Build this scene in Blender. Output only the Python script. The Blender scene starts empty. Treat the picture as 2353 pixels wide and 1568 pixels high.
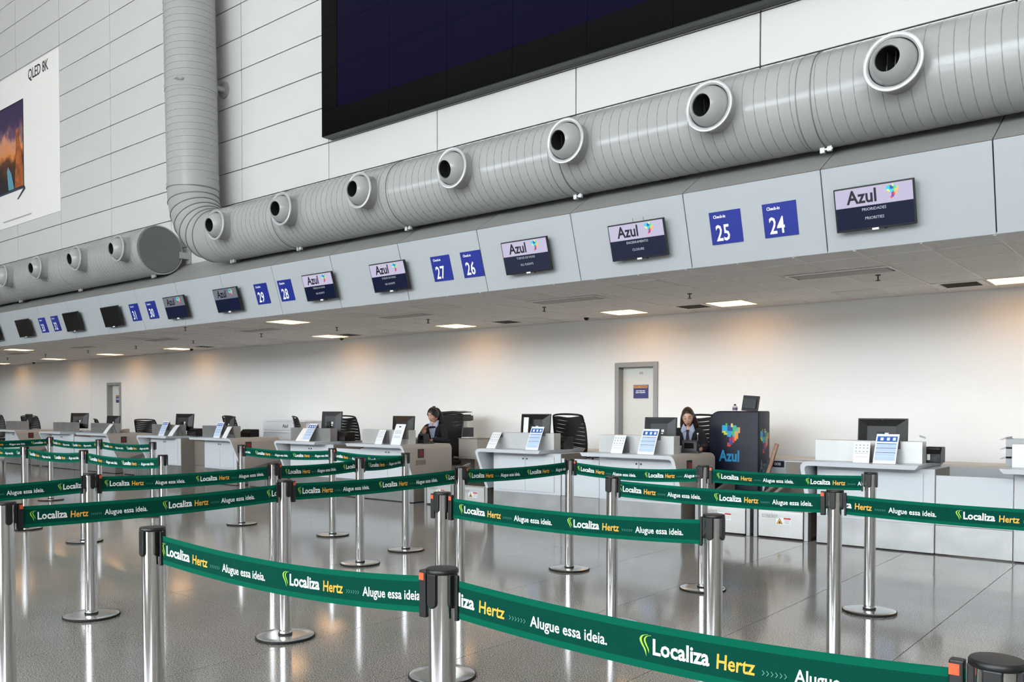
import bpy, bmesh, math, random
from mathutils import Vector, Matrix

random.seed(11)
sc = bpy.context.scene
COL = sc.collection
R = math.radians

# ------------------------------------------------------------------ camera
cam_d = bpy.data.cameras.new('camera')
cam = bpy.data.objects.new('camera', cam_d)
COL.objects.link(cam)
YAW, PITCH, ROLL = R(39.139), R(-1.364), R(0.051)
cam.matrix_world = Matrix.Translation((0, 0, 1.46)) @ Matrix.Rotation(YAW, 4, 'Z') @ Matrix.Rotation(R(90) + PITCH, 4, 'X') @ Matrix.Rotation(ROLL, 4, 'Z')
cam_d.sensor_width = 36.0
cam_d.lens = 1979.9 / 2353 * 36
cam_d.shift_y = (988.1 - 784.0) / 2353
cam_d.clip_start = 0.05
cam_d.clip_end = 300
sc.camera = cam

# ------------------------------------------------------------------ daylight and exposure
world = bpy.data.worlds.new('daylight')
sc.world = world
world.use_nodes = True
bg = world.node_tree.nodes['Background']
bg.inputs[0].default_value = (0.90, 0.96, 1.0, 1)
bg.inputs[1].default_value = 10.8
sc.view_settings.view_transform = 'Standard'
sc.view_settings.look = 'None'
sc.view_settings.gamma = 1.0
sc.view_settings.exposure = 0.0
sc.view_settings.use_curve_mapping = False
sc.cycles.use_denoising = True
sc.cycles.max_bounces = 5
sc.cycles.diffuse_bounces = 3
sc.cycles.glossy_bounces = 3
sc.cycles.use_adaptive_sampling = True
sc.cycles.adaptive_threshold = 0.12
sc.cycles.sample_clamp_indirect = 8.0


# ------------------------------------------------------------------ helpers
def lin(c):
    return tuple(((v / 255) / 12.92 if v / 255 <= 0.04045 else ((v / 255 + 0.055) / 1.055) ** 2.4) for v in c[:3]) + (1.0,)


MATS = {}


def M(name, rgb=None, rough=0.5, metal=0.0, spec=0.5, emit=None, estr=0.0, noise=None, bump=None, aniso=0):
    """A node material; noise=(scale, amount) varies the colour with grain, bump=(scale, strength) fine relief."""
    if name in MATS:
        return MATS[name]
    m = bpy.data.materials.new(name)
    m.use_nodes = True
    nt = m.node_tree
    b = nt.nodes['Principled BSDF']
    b.inputs['Base Color'].default_value = lin(rgb)
    b.inputs['Roughness'].default_value = rough
    b.inputs['Metallic'].default_value = metal
    b.inputs['Specular IOR Level'].default_value = spec
    if emit is not None:
        b.inputs['Emission Color'].default_value = lin(emit)
        b.inputs['Emission Strength'].default_value = estr
        if estr < 3:
            m.cycles.emission_sampling = 'NONE'      # screens: found by bounced rays only
    if noise or bump:
        tc = nt.nodes.new('ShaderNodeTexCoord')
    if noise:
        n = nt.nodes.new('ShaderNodeTexNoise')
        n.inputs['Scale'].default_value = noise[0]
        n.inputs['Detail'].default_value = 5
        nt.links.new(tc.outputs['Object'], n.inputs['Vector'])
        r = nt.nodes.new('ShaderNodeValToRGB')
        c = lin(rgb)
        a = noise[1]
        r.color_ramp.elements[0].position = 0.3
        r.color_ramp.elements[1].position = 0.7
        r.color_ramp.elements[0].color = tuple(x * (1 - a) for x in c[:3]) + (1,)
        r.color_ramp.elements[1].color = tuple(min(1, x * (1 + a)) for x in c[:3]) + (1,)
        nt.links.new(n.outputs['Fac'], r.inputs[0])
        nt.links.new(r.outputs[0], b.inputs['Base Color'])
    if bump:
        n2 = nt.nodes.new('ShaderNodeTexNoise')
        n2.inputs['Scale'].default_value = bump[0]
        nt.links.new(tc.outputs['Object'], n2.inputs['Vector'])
        bp = nt.nodes.new('ShaderNodeBump')
        bp.inputs['Strength'].default_value = bump[1]
        bp.inputs['Distance'].default_value = 0.01
        nt.links.new(n2.outputs['Fac'], bp.inputs['Height'])
        nt.links.new(bp.outputs[0], b.inputs['Normal'])
    MATS[name] = m
    return m


class MB:
    """Collects vertices and faces; build() links them as one mesh object."""

    def __init__(s):
        s.v, s.f, s.m = [], [], []

    def add(s, vs, fs, m=0):
        o = len(s.v)
        s.v += [tuple(p) for p in vs]
        s.f += [tuple(i + o for i in f) for f in fs]
        s.m += [m] * len(fs)
        return s

    def box(s, x0, x1, y0, y1, z0, z1, m=0):
        if x0 > x1: x0, x1 = x1, x0
        if y0 > y1: y0, y1 = y1, y0
        if z0 > z1: z0, z1 = z1, z0
        return s.add([(x0, y0, z0), (x1, y0, z0), (x1, y1, z0), (x0, y1, z0), (x0, y0, z1), (x1, y0, z1), (x1, y1, z1), (x0, y1, z1)],
                     [(0, 3, 2, 1), (4, 5, 6, 7), (0, 1, 5, 4), (1, 2, 6, 5), (2, 3, 7, 6), (3, 0, 4, 7)], m)

    def prism(s, poly, axis, a, b, m=0):
        """poly: 2D outline; axis 'x','y','z' is the extrusion direction from a to b."""
        n = len(poly)
        def P(p, t):
            return {'x': (t, p[0], p[1]), 'y': (p[0], t, p[1]), 'z': (p[0], p[1], t)}[axis]
        vs = [P(p, a) for p in poly] + [P(p, b) for p in poly]
        fs = [(i, (i + 1) % n, n + (i + 1) % n, n + i) for i in range(n)] + [tuple(range(n))[::-1], tuple(range(n, 2 * n))]
        return s.add(vs, fs, m)

    def lathe(s, prof, seg=24, m=0, mtx=None):
        """prof: (radius, height) pairs turned round local z."""
        vs, fs = [], []
        for (r, h) in prof:
            for k in range(seg):
                a = 2 * math.pi * k / seg
                p = Vector((r * math.cos(a), r * math.sin(a), h))
                vs.append(mtx @ p if mtx else p)
        for i in range(len(prof) - 1):
            for k in range(seg):
                k2 = (k + 1) % seg
                fs.append((i * seg + k, i * seg + k2, (i + 1) * seg + k2, (i + 1) * seg + k))
        return s.add(vs, fs, m)

    def tube(s, path, r, seg=8, m=0, cap=True):
        path = [Vector(p) for p in path]
        n = len(path)
        rs = r if isinstance(r, (list, tuple)) else [r] * n
        vs, fs = [], []
        up = Vector((0, 0, 1))
        for i, p in enumerate(path):
            t = (path[min(i + 1, n - 1)] - path[max(i - 1, 0)]).normalized()
            a = up if abs(t.dot(up)) < 0.95 else Vector((1, 0, 0))
            u = t.cross(a).normalized()
            w = t.cross(u).normalized()
            for k in range(seg):
                q = 2 * math.pi * k / seg
                vs.append(p + (u * math.cos(q) + w * math.sin(q)) * rs[i])
        for i in range(n - 1):
            for k in range(seg):
                k2 = (k + 1) % seg
                fs.append((i * seg + k, i * seg + k2, (i + 1) * seg + k2, (i + 1) * seg + k))
        if cap:
            fs.append(tuple(range(seg))[::-1])
            fs.append(tuple((n - 1) * seg + k for k in range(seg)))
        return s.add(vs, fs, m)

    def ell(s, c, r, seg=16, rings=10, m=0):
        vs, fs = [], []
        for i in range(rings + 1):
            t = math.pi * i / rings
            for k in range(seg):
                q = 2 * math.pi * k / seg
                vs.append((c[0] + r[0] * math.sin(t) * math.cos(q), c[1] + r[1] * math.sin(t) * math.sin(q), c[2] + r[2] * math.cos(t)))
        for i in range(rings):
            for k in range(seg):
                k2 = (k + 1) % seg
                fs.append((i * seg + k, (i + 1) * seg + k, (i + 1) * seg + k2, i * seg + k2))
        return s.add(vs, fs, m)

    def mesh(s, name, mats, smooth=False, bevel=0.0, weld=True, bseg=2):
        me = bpy.data.meshes.new(name)
        me.from_pydata(s.v, [], s.f)
        me.polygons.foreach_set('material_index', s.m)
        bm = bmesh.new()
        bm.from_mesh(me)
        if weld:
            bmesh.ops.remove_doubles(bm, verts=bm.verts, dist=1e-5)
            bmesh.ops.recalc_face_normals(bm, faces=bm.faces)
        if bevel > 0:
            es = [e for e in bm.edges if len(e.link_faces) == 2 and e.calc_face_angle(0) > 0.5]
            bmesh.ops.bevel(bm, geom=es, offset=bevel, segments=bseg, profile=0.5, affect='EDGES', clamp_overlap=True)
        bm.to_mesh(me)
        bm.free()
        for mt in (mats if isinstance(mats, (list, tuple)) else [mats]):
            me.materials.append(mt)
        if smooth:
            me.polygons.foreach_set('use_smooth', [True] * len(me.polygons))
            me.set_sharp_from_angle(angle=R(38))
        me.update()
        return me

    def build(s, name, mats, parent=None, **k):
        return obj(name, s.mesh(name, mats, **k), parent)


def obj(name, me, parent=None, loc=None):
    o = bpy.data.objects.new(name, me)
    COL.objects.link(o)
    if parent is not None:
        o.parent = parent
    if loc is not None:
        o.location = loc
    return o


def tag(o, label, cat, group=None):
    o['label'] = label
    o['category'] = cat
    if group:
        o['group'] = group
    return o


def thing(name, label, cat, loc=(0, 0, 0), rotz=0.0, group=None, frame=None):
    o = bpy.data.objects.new(name, None)
    o.empty_display_size = 0.05
    COL.objects.link(o)
    if frame is not None:          # (right, up): local z then points out of the face
        r, u = Vector(frame[0]).normalized(), Vector(frame[1]).normalized()
        n = r.cross(u)
        o.matrix_world = Matrix.Translation(loc) @ Matrix((r, u, n)).transposed().to_4x4()
    else:
        o.location = loc
        o.rotation_euler = (0, 0, rotz)
    return tag(o, label, cat, group)


def struct(o, label=None):
    o['kind'] = 'structure'
    if label:
        o['label'] = label
    return o


def box(name, parent, x0, x1, y0, y1, z0, z1, m, bevel=0.0, **k):
    return MB().box(x0, x1, y0, y1, z0, z1).build(name, m, parent, bevel=bevel, **k)


TXT = {}


def text2d(s, size=1.0, bold=0.0, shear=0.0, sx=1.0, align='LEFT', space=1.0):
    """The outline of a line of lettering as flat vertices and faces."""
    key = (s, size, bold, shear, sx, align, space)
    if key in TXT:
        return TXT[key]
    cu = bpy.data.curves.new('lettering', 'FONT')
    cu.body = s
    cu.size = size
    cu.offset = bold
    cu.shear = shear
    cu.resolution_u = 2
    cu.space_character = space
    cu.align_x = align
    ob = bpy.data.objects.new('lettering', cu)
    COL.objects.link(ob)
    me = bpy.data.meshes.new_from_object(ob.evaluated_get(bpy.context.evaluated_depsgraph_get()))
    vs = [(v.co.x * sx, v.co.y) for v in me.vertices]
    fs = [tuple(p.vertices) for p in me.polygons]
    bpy.data.objects.remove(ob)
    bpy.data.curves.remove(cu)
    bpy.data.meshes.remove(me)
    TXT[key] = (vs, fs)
    return TXT[key]


def lettering(name, parent, s, x, y, z, size, m, **k):
    """Lettering laid on the local xy face of parent at height z."""
    vs, fs = text2d(s, size, **k)
    return MB().add([(x + a, y + b, z) for a, b in vs], fs).build(name, m, parent, weld=False)


VERT = ((1, 0, 0), (0, 0, 1))        # a face that looks towards -y

# ------------------------------------------------------------------ materials
def granite():
    m = bpy.data.materials.new('granite_floor')
    m.use_nodes = True
    nt = m.node_tree
    b = nt.nodes['Principled BSDF']
    tc = nt.nodes.new('ShaderNodeTexCoord')
    g = nt.nodes.new('ShaderNodeNewGeometry')
    n = nt.nodes.new('ShaderNodeTexNoise')
    n.inputs['Scale'].default_value = 150
    n.inputs['Detail'].default_value = 2
    n.inputs['Roughness'].default_value = 0.6
    nt.links.new(g.outputs['Position'], n.inputs['Vector'])
    r = nt.nodes.new('ShaderNodeValToRGB')
    e = r.color_ramp.elements
    e[0].position, e[0].color = 0.36, lin((66, 63, 61))
    e[1].position, e[1].color = 0.66, lin((206, 201, 194))
    e2 = e.new(0.44)
    e2.color = lin((118, 113, 109))
    e3 = e.new(0.50)
    e3.color = lin((172, 167, 160))
    nt.links.new(n.outputs['Fac'], r.inputs[0])
    n2 = nt.nodes.new('ShaderNodeTexNoise')
    n2.inputs['Scale'].default_value = 1.3
    n2.inputs['Detail'].default_value = 4
    nt.links.new(g.outputs['Position'], n2.inputs['Vector'])
    oi = nt.nodes.new('ShaderNodeObjectInfo')
    ad = nt.nodes.new('ShaderNodeMath')
    ad.operation = 'MULTIPLY_ADD'
    nt.links.new(oi.outputs['Random'], ad.inputs[0])
    ad.inputs[1].default_value = 0.07
    nt.links.new(n2.outputs['Fac'], ad.inputs[2])
    mr = nt.nodes.new('ShaderNodeMapRange')
    mr.inputs[1].default_value, mr.inputs[2].default_value = 0.25, 0.85
    mr.inputs[3].default_value, mr.inputs[4].default_value = 0.70, 0.96
    nt.links.new(ad.outputs[0], mr.inputs[0])
    mx = nt.nodes.new('ShaderNodeMix')
    mx.data_type = 'RGBA'
    mx.blend_type = 'MULTIPLY'
    mx.inputs[0].default_value = 1
    nt.links.new(r.outputs[0], mx.inputs[6])
    nt.links.new(mr.outputs[0], mx.inputs[7])
    nt.links.new(mx.outputs[2], b.inputs['Base Color'])
    b.inputs['Roughness'].default_value = 0.105
    b.inputs['Specular IOR Level'].default_value = 0.42
    return m


GRANITE = granite()
GROUT = M('floor_grout', (62, 58, 55), 0.8)
WALLWHITE = M('wall_panel_white', (208, 207, 204), 0.4, noise=(0.6, 0.03))
BACKWHITE = M('back_wall_white', (242, 242, 240), 0.5, noise=(0.5, 0.02))
JOINT = M('dark_joint', (24, 24, 26), 0.8)
FASCIA = M('fascia_grey_white', (178, 183, 186), 0.4)
CEILTILE = M('ceiling_tile', (238, 235, 231), 0.85, noise=(18, 0.05), bump=(120, 0.2))
CEILBAR = M('ceiling_bar', (246, 243, 238), 0.5)
DUCTGREY = M('duct_grey_paint', (166, 167, 165), 0.21, spec=0.5, noise=(2.0, 0.04))
DUCTDARK = M('duct_seam', (118, 118, 118), 0.4)
RINGALU = M('nozzle_ring', (205, 206, 206), 0.25, metal=0.4)
BLACKHOLE = M('duct_inside_shade', (14, 14, 15), 0.8)  # near-black stands in for the shade inside the nozzle throat
CHROME = M('polished_steel', (205, 205, 205), 0.10, metal=1.0)
CHROMEB = M('brushed_base', (216, 216, 214), 0.2, metal=0.9)
BLACKP = M('black_plastic', (18, 18, 20), 0.4)
RUBBER = M('black_rubber', (16, 16, 17), 0.6)
ORANGE = M('orange_tag', (232, 92, 48), 0.5)
TAPE_D = M('tape_dark_green', (0, 66, 54), 0.85, spec=0.1)
TAPE_L = M('tape_edge_green', (0, 92, 70), 0.85, spec=0.1)
T_WHITE = M('print_white', (242, 246, 244), 0.5)
T_YEL = M('print_yellow', (246, 178, 62), 0.5)
T_LIME = M('print_lime', (160, 214, 62), 0.5)
T_CHEV = M('print_pale_green', (118, 180, 160), 0.5)
DESKWHITE = M('desk_white', (206, 211, 216), 0.38)
BEIGE = M('desk_beige', (176, 168, 160), 0.45)
BROWNGREY = M('desk_brown_grey', (128, 120, 113), 0.5)
STEEL = M('brushed_steel', (172, 173, 173), 0.42, metal=0.8, noise=(3, 0.14), bump=(6, 0.15))
STEELW = M('pale_steel', (200, 201, 199), 0.38, metal=0.45, noise=(4, 0.05))
DARKBELT = M('belt_rubber', (48, 46, 45), 0.7)
DARKGREY = M('dark_grey_plastic', (52, 54, 58), 0.45)
BLACKGLOSS = M('black_gloss', (12, 12, 14), 0.12)
NAVY = M('navy_laminate', (18, 22, 40), 0.45, spec=0.35)
NAVYTXT = M('navy_print', (20, 24, 44), 0.5)
BLUESIGN = M('sign_blue', (22, 42, 140), 0.4)
PAPER = M('white_paper', (240, 241, 243), 0.6)
BLUEP = M('paper_blue', (32, 98, 186), 0.6)
BLUEPALE = M('paper_pale_blue', (190, 212, 240), 0.6)
GREYTXT = M('paper_grey_print', (150, 154, 162), 0.6)

# ================================================================== THE HALL
# floor: granite tiles about a metre wide, the nearest as single tiles
floor = struct(MB().box(-46, 14, -15, 13, -0.3, -0.012).build('floor', GROUT), 'polished grey speckled granite floor in large square tiles')
P_T = 0.993
tile_me = MB().box(0, P_T - 0.005, 0, P_T - 0.003, -0.02, 0).mesh('floor_tile', GRANITE)
far = MB()
for i in range(-46, 16):
    for j in range(-21, 6):
        x, y = -1.419 + i * P_T, 6.57 + j * P_T
        if x < -45.5 or x > 13 or y < -14.5 or y > 11.9:
            continue
        near = (-25 <= x <= 0.5 and 1.4 <= y <= 9.2) or (-36 < x < -25 and 5.5 < y < 9.2)
        if near:
            t = obj('floor_tile', tile_me, floor, (x, y, 0))
        else:
            far.box(x, x + P_T - 0.006, y, y + P_T - 0.006, -0.02, 0)
o = far.build('floor_tile_field', GRANITE, floor)
o['kind'] = 'stuff'

# back wall behind the counters, with two door openings
YB, ZC = 12.0, 2.945
wb = MB()
doors = [(-7.54, -6.84), (-24.85, -24.13)]
zt = 2.17
for a, b, z0 in ((-45.5, -25.889, 0), (-25.879, -24.85, 0), (-24.85, -24.13, zt), (-24.13, -7.54, 0), (-7.54, -6.84, zt), (-6.84, 13.5, 0)):
    wb.box(a, b, YB, YB + 0.2, z0, 3.2)
wall_back = struct(wb.build('wall_back', BACKWHITE), 'white smooth back wall behind the check-in counters')
struct(MB().box(-45.5, 13.5, YB + 0.21, YB + 0.3, 0, 3.2).build('wall_back_core', JOINT), 'dark core behind the white back wall')

FRAMEG = M('door_frame_grey', (150, 152, 152), 0.4)
DOORW = M('door_white', (222, 222, 216), 0.45)
SIGNP = M('door_sign_purple', (58, 58, 122), 0.5)
BROWNP = M('sign_brown_print', (140, 98, 48), 0.5)
SIGNO = M('door_sign_orange', (226, 160, 78), 0.5)
for n, (a, b) in enumerate(doors):
    d = MB()
    d.box(a - 0.045, a + 0.03, YB - 0.03, YB + 0.19, 0, zt + 0.045)
    d.box(b - 0.03, b + 0.045, YB - 0.03, YB + 0.19, 0, zt + 0.045)
    d.box(a + 0.03, b - 0.03, YB - 0.03, YB + 0.19, zt - 0.03, zt + 0.045)
    fr = struct(d.build('door_%d' % (n + 1), FRAMEG, bevel=0.004), 'white service door in a grey metal frame, ' + ('near the navy podium' if n == 0 else 'far left in the back wall'))
    lf = box('door_leaf', fr, a + 0.032, b - 0.032, YB + 0.11, YB + 0.16, 0.01, zt - 0.032, DOORW)
    w = MB().tube([(b - 0.1, YB + 0.11, 1.0), (b - 0.1, YB + 0.06, 1.0), (b - 0.2, YB + 0.06, 1.0)], 0.009).build('door_handle', CHROMEB, lf, smooth=True)
    cx = (a + b) / 2 + 0.02
    s = box('door_sign', fr, cx - 0.135, cx + 0.135, YB + 0.098, YB + 0.109, 1.64, 1.855, SIGNP)
    MB().box(cx - 0.125, cx + 0.125, YB + 0.095, YB + 0.098, 1.805, 1.845).build('sign_band', SIGNO, s)
    for (u0, u1, z, mm) in ((-0.11, -0.03, 1.818, BROWNP), (-0.01, 0.11, 1.818, BROWNP), (-0.085, -0.035, 1.752, T_WHITE), (-0.025, 0.03, 1.752, T_WHITE), (0.04, 0.08, 1.752, T_WHITE), (-0.09, -0.025, 1.724, T_WHITE), (-0.015, 0.085, 1.724, T_WHITE)):
        MB().box(cx + u0, cx + u1, YB + 0.0925, YB + 0.095, z, z + 0.014).build('print_word', mm, s)
    for z in (2.03, 2.05):
        MB().box(cx - 0.03, cx + 0.03, YB + 0.10, YB + 0.109, z, z + 0.01).build('door_label', GREYTXT, fr)

# counter ceiling: suspended tiles with bars
ceil = struct(MB().box(-45.5, 13.5, 8.3, 12.0, ZC + 0.07, ZC + 0.2).build('ceiling', JOINT), 'suspended ceiling of grey square tiles above the counters')
GX0, GP = -1.462, 0.58
ys = [8.27, 8.68, 9.255, 9.83, 10.405, 10.98, 11.555, 11.998]
LIT = {(0, 5), (6, 5), (9, 5), (15, 5), (21, 5), (18, 1), (31, 5), (37, 5), (43, 5), (50, 5), (37, 1), (-6, 5)}
UNLIT = {(k, 1) for k in range(0, 30, 3)} | {(3, 5), (12, 5), (18, 5), (27, 5), (24, 5)}
UNLIT -= LIT
VENT = {(1, 5), (7, 5), (13, 5), (20, 5), (29, 5)}
CASS = {(2, 2), (3, 2), (8, 2), (9, 2), (14, 2), (15, 2), (20, 2), (21, 2), (27, 2), (28, 2), (33, 2), (34, 2), (39, 2), (40, 2)}
tiles = {}
farc = MB()
for k in range(-6, 75):
    for j in range(7):
        if (k, j) in LIT or (k, j) in UNLIT or (k, j) in VENT:
            continue
        x1 = GX0 - k * GP
        x0 = x1 - GP
        y0, y1 = ys[j], ys[j + 1]
        if -1 <= k <= 41:
            if j not in tiles:
                tiles[j] = MB().box(-GP + 0.006, -0.006, y0 + 0.006, y1 - 0.006, ZC, ZC + 0.02).mesh('ceiling_tile', CEILTILE, bevel=0.004, bseg=1)
            obj('ceiling_tile', tiles[j], ceil, (x1, 0, 0))
        else:
            farc.box(x0 + 0.006, x1 - 0.006, y0 + 0.006, y1 - 0.006, ZC, ZC + 0.02)
o = farc.build('ceiling_tile_field', CEILTILE, ceil)
o['kind'] = 'stuff'
for k in range(-6, 60):
    x = GX0 - k * GP
    if k == -6:
        barm = MB().box(-0.011, 0.011, 8.28, 11.99, ZC - 0.006, ZC + 0.03).mesh('ceiling_bar', CEILBAR)
    obj('ceiling_bar', barm, ceil, (x, 0, 0))
for y in ys[1:-1]:
    MB().box(-40, 3, y - 0.009, y + 0.009, ZC - 0.0035, ZC + 0.03).build('ceiling_cross_bar', CEILBAR, ceil)

LAMP = M('lamp_diffuser', (255, 244, 228), 0.6, emit=(255, 196, 132), estr=6.8)
LAMPOFF = M('lamp_diffuser_unlit', (228, 225, 219), 0.6)
LAMPFR = M('lamp_frame', (225, 223, 218), 0.5)
XL = {0: 'at the right edge, nearest', 6: 'over the woman by the navy podium', 9: 'just left of the one over the navy podium', 15: 'over the desk with the black printer stack', 21: 'above the white drawer cabinet', 31: 'over the fourth counter pair', 37: 'near the far door', 43: 'over the far desks', 50: 'last at the left edge'}
_o = ['first', 'second', 'third', 'fourth', 'fifth', 'sixth', 'seventh', 'eighth', 'ninth', 'tenth']
UORD = {'front': list(_o), 'wall-side': list(_o)}
for (k, j) in sorted(LIT | UNLIT):
    lit = (k, j) in LIT
    cx, y0, y1 = GX0 - (k + 0.5) * GP, ys[j], ys[j + 1]
    cy = (y0 + y1) / 2
    row = 'front' if j == 1 else 'wall-side'
    lab = ('lit square ceiling panel, %s row, ' % row + (XL.get(k, 'beyond the right edge') if j == 5 else ('only lit one there at mid-left' if k == 18 else 'only lit one there at far left'))) if lit else \
          'unlit pale square lamp panel, %s ceiling row, %s from the right' % (row, UORD[row].pop(0))
    t = thing('ceiling_lamp', lab, 'ceiling light', (cx, cy, ZC), group='square lamp panels in the counter ceiling')
    hx, hy = GP / 2 - 0.012, (y1 - y0) / 2 - 0.010
    fr = MB()
    for a in ((-hx, hx, -hy, -hy + 0.012), (-hx, hx, hy - 0.012, hy), (-hx, -hx + 0.012, -hy + 0.012, hy - 0.012), (hx - 0.012, hx, -hy + 0.012, hy - 0.012)):
        fr.box(*a, -0.012, 0.03)
    fr.build('lamp_frame', LAMPFR, t)
    box('diffuser', t, -hx + 0.012, hx - 0.012, -hy + 0.012, hy - 0.012, -0.009, 0.01, LAMP if lit else LAMPOFF)

# air cassettes, square vents, sprinklers and small cameras on the ceiling
GRILLE = M('vent_grey', (182, 179, 174), 0.6)
SLOT = M('vent_slot', (84, 81, 78), 0.8)
casx = [-3.16, -6.81, -9.95, -13.84, -17.37, -20.97, -24.72]
names = ['first from the right', 'second from the right', 'third from the right', 'fourth from the right', 'fifth from the right', 'sixth from the right', 'seventh from the right']
for x, nm in zip(casx, names):
    t = thing('air_cassette', 'long grey air grille set in the counter ceiling, ' + nm, 'air vent', (x, 9.55, ZC), group='long ceiling air grilles')
    box('grille_plate', t, -0.5, 0.5, -0.13, 0.13, -0.016, -0.006, GRILLE, bevel=0.003)
    f = MB()
    for a in ((-0.56, 0.56, -0.19, -0.16), (-0.56, 0.56, 0.16, 0.19), (-0.56, -0.53, -0.16, 0.16), (0.53, 0.56, -0.16, 0.16)):
        f.box(*a, -0.014, -0.004)
    f.build('grille_frame', CEILBAR, t)
    for a in ((-0.53, 0.53, -0.16, -0.13), (-0.53, 0.53, 0.13, 0.16)):
        box('air_slot', t, *a, -0.009, -0.005, SLOT)
for (k, j), nm in zip(sorted(VENT), ['nearest the right edge', 'above the navy podium', 'above the gap between the two women', 'above the mid-left desks', 'farthest left']):
    cx, cy = GX0 - (k + 0.5) * GP, (ys[j] + ys[j + 1]) / 2
    t = thing('ceiling_vent', 'square louvred vent in the counter ceiling, ' + nm, 'air vent', (cx, cy, ZC), group='square ceiling vents')
    box('vent_plate', t, -0.27, 0.27, -0.26, 0.26, 0.0, 0.02, GRILLE)
    f = MB()
    for a in ((-0.27, 0.27, -0.26, -0.2), (-0.27, 0.27, 0.2, 0.26), (-0.27, -0.2, -0.2, 0.2), (0.2, 0.27, -0.2, 0.2)):
        f.box(*a, -0.012, 0.0)
    f.build('vent_frame', CEILBAR, t)
    for q in range(5):
        box('slat', t, -0.19, 0.19, -0.16 + q * 0.08, -0.135 + q * 0.08, -0.012, -0.002, SLOT)
spr = [(-2.89, 9.94), (-5.23, 10.03), (-7.56, 10.03), (-10.09, 10.2), (-12.36, 10.15), (-14.56, 10.07), (-14.5, 8.42), (-17.16, 10.15), (-19.74, 10.2), (-22.17, 10.2), (-24.66, 10.2), (-27.21, 10.2)]
sme = MB().lathe([(0.0, 0.0), (0.03, 0.0), (0.03, -0.008), (0.008, -0.012), (0.008, -0.06), (0.0, -0.06)], 10).mesh('stem', DARKGREY, smooth=True)
sme2 = MB().lathe([(0.0, -0.06), (0.026, -0.06), (0.026, -0.066), (0.0, -0.066)], 10).mesh('deflector', DARKGREY)
sord = ['first', 'second', 'third', 'fourth', 'fifth', 'sixth', 'seventh', 'eighth', 'ninth', 'tenth', 'eleventh', 'twelfth']
for (x, y), nm in zip(spr, sord):
    t = thing('sprinkler', 'small sprinkler head hanging from the counter ceiling, %s from the right' % nm, 'sprinkler', (x, y, ZC), group='ceiling sprinklers')
    obj('stem', sme, t)
    obj('deflector', sme2, t)
for (x, y), nm in zip([(-7.74, 11.38), (-13.85, 11.5), (-19.19, 11.3), (-28.65, 11.5)], ['first', 'second', 'third', 'fourth']):
    t = thing('ceiling_camera', 'small dark ceiling camera near the back wall, %s from the right' % nm, 'camera', (x, y, ZC), group='small ceiling cameras')
    MB().lathe([(0.0, 0.0), (0.06, 0.0), (0.06, -0.02), (0.045, -0.03)], 14).build('camera_base', CEILBAR, t, smooth=True)
    MB().ell((0, 0, -0.035), (0.042, 0.042, 0.042), 12, 8).build('camera_dome', BLACKGLOSS, t, smooth=True)

# fascia above the counters: leaning panels, then a ledge of panels sloping back to the upper wall
FA, FB_, FL = (8.262, 2.945), (8.035, 3.68), (8.85, 4.205)
fascia = struct(MB().prism([(8.30, 2.95), (8.075, 3.675), (8.86, 4.18), (8.95, 3.0)], 'x', -45.5, 13.5).build('wall_fascia', JOINT), 'leaning light grey fascia over the counters')
fdir = Vector((0, FB_[0] - FA[0], FB_[1] - FA[1])).normalized()
flen = math.hypot(FB_[0] - FA[0], FB_[1] - FA[1])
ldir = Vector((0, FL[0] - FB_[0], FL[1] - FB_[1]))
fm = lm = None
LEDGE = M('ledge_shade_grey', (150, 150, 148), 0.4)  # darker than the fascia: the duct's shadow is put into this colour
for k in range(-3, 31):
    x1 = -1.45 - k * 1.4165
    w = 1.4165 - 0.010
    if fm is None:
        fm = MB().prism([(FA[0], FA[1]), (FB_[0], FB_[1]), (FB_[0] + 0.03, FB_[1] - 0.012), (FA[0] + 0.03, FA[1] + 0.003)], 'x', -w, 0).mesh('fascia_panel', FASCIA, bevel=0.002, bseg=1)
        lm = MB().prism([(FB_[0] + 0.004, FB_[1] + 0.006), (FL[0], FL[1]), (FL[0], FL[1] - 0.02), (FB_[0] + 0.03, FB_[1] - 0.008)], 'x', -w, 0).mesh('ledge_panel', LEDGE)
    obj('fascia_panel', fm, fascia, (x1, 0, 0))
    obj('ledge_panel', lm, fascia, (x1, 0, 0))

# upper wall of white panels above the ledge
YU = 8.85
wall_u = struct(MB().box(-45.5, 13.5, YU + 0.03, YU + 0.3, 4.0, 15.5).build('wall_upper', JOINT), 'tall white panelled wall above the counters')
wme = {}
zj = [4.15] + [4.534 + 0.578 * k for k in range(0, 20)]
for c in range(-3, 17):
    xr = -3.81 - 2.385 * c
    for r_ in range(len(zj) - 1):
        if (c < -2 or c > 12 or zj[r_] > 12.5):
            continue
        h = round(zj[r_ + 1] - zj[r_], 3)
        if h not in wme:
            wme[h] = MB().box(-2.385 + 0.016, 0, YU, YU + 0.028, 0.007, h - 0.008).mesh('wall_panel', WALLWHITE, bevel=0.002, bseg=1)
        obj('wall_panel', wme[h], wall_u, (xr, 0, zj[r_]))
rest = MB()
rest.box(-45.5, -3.81 - 2.385 * 13 - 0.012, YU, YU + 0.028, 4.15, 15.4)
rest.box(-3.81 + 2.385 * 2 + 0.01, 13.5, YU, YU + 0.028, 4.15, 15.4)
rest.box(-3.81 - 2.385 * 13, -3.81 + 2.385 * 2, YU, YU + 0.028, 12.91, 15.4)
for nm, i in (('wall_panel_field', 0),):
    q = rest.build(nm, WALLWHITE, wall_u)
    q['kind'] = 'stuff'

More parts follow.
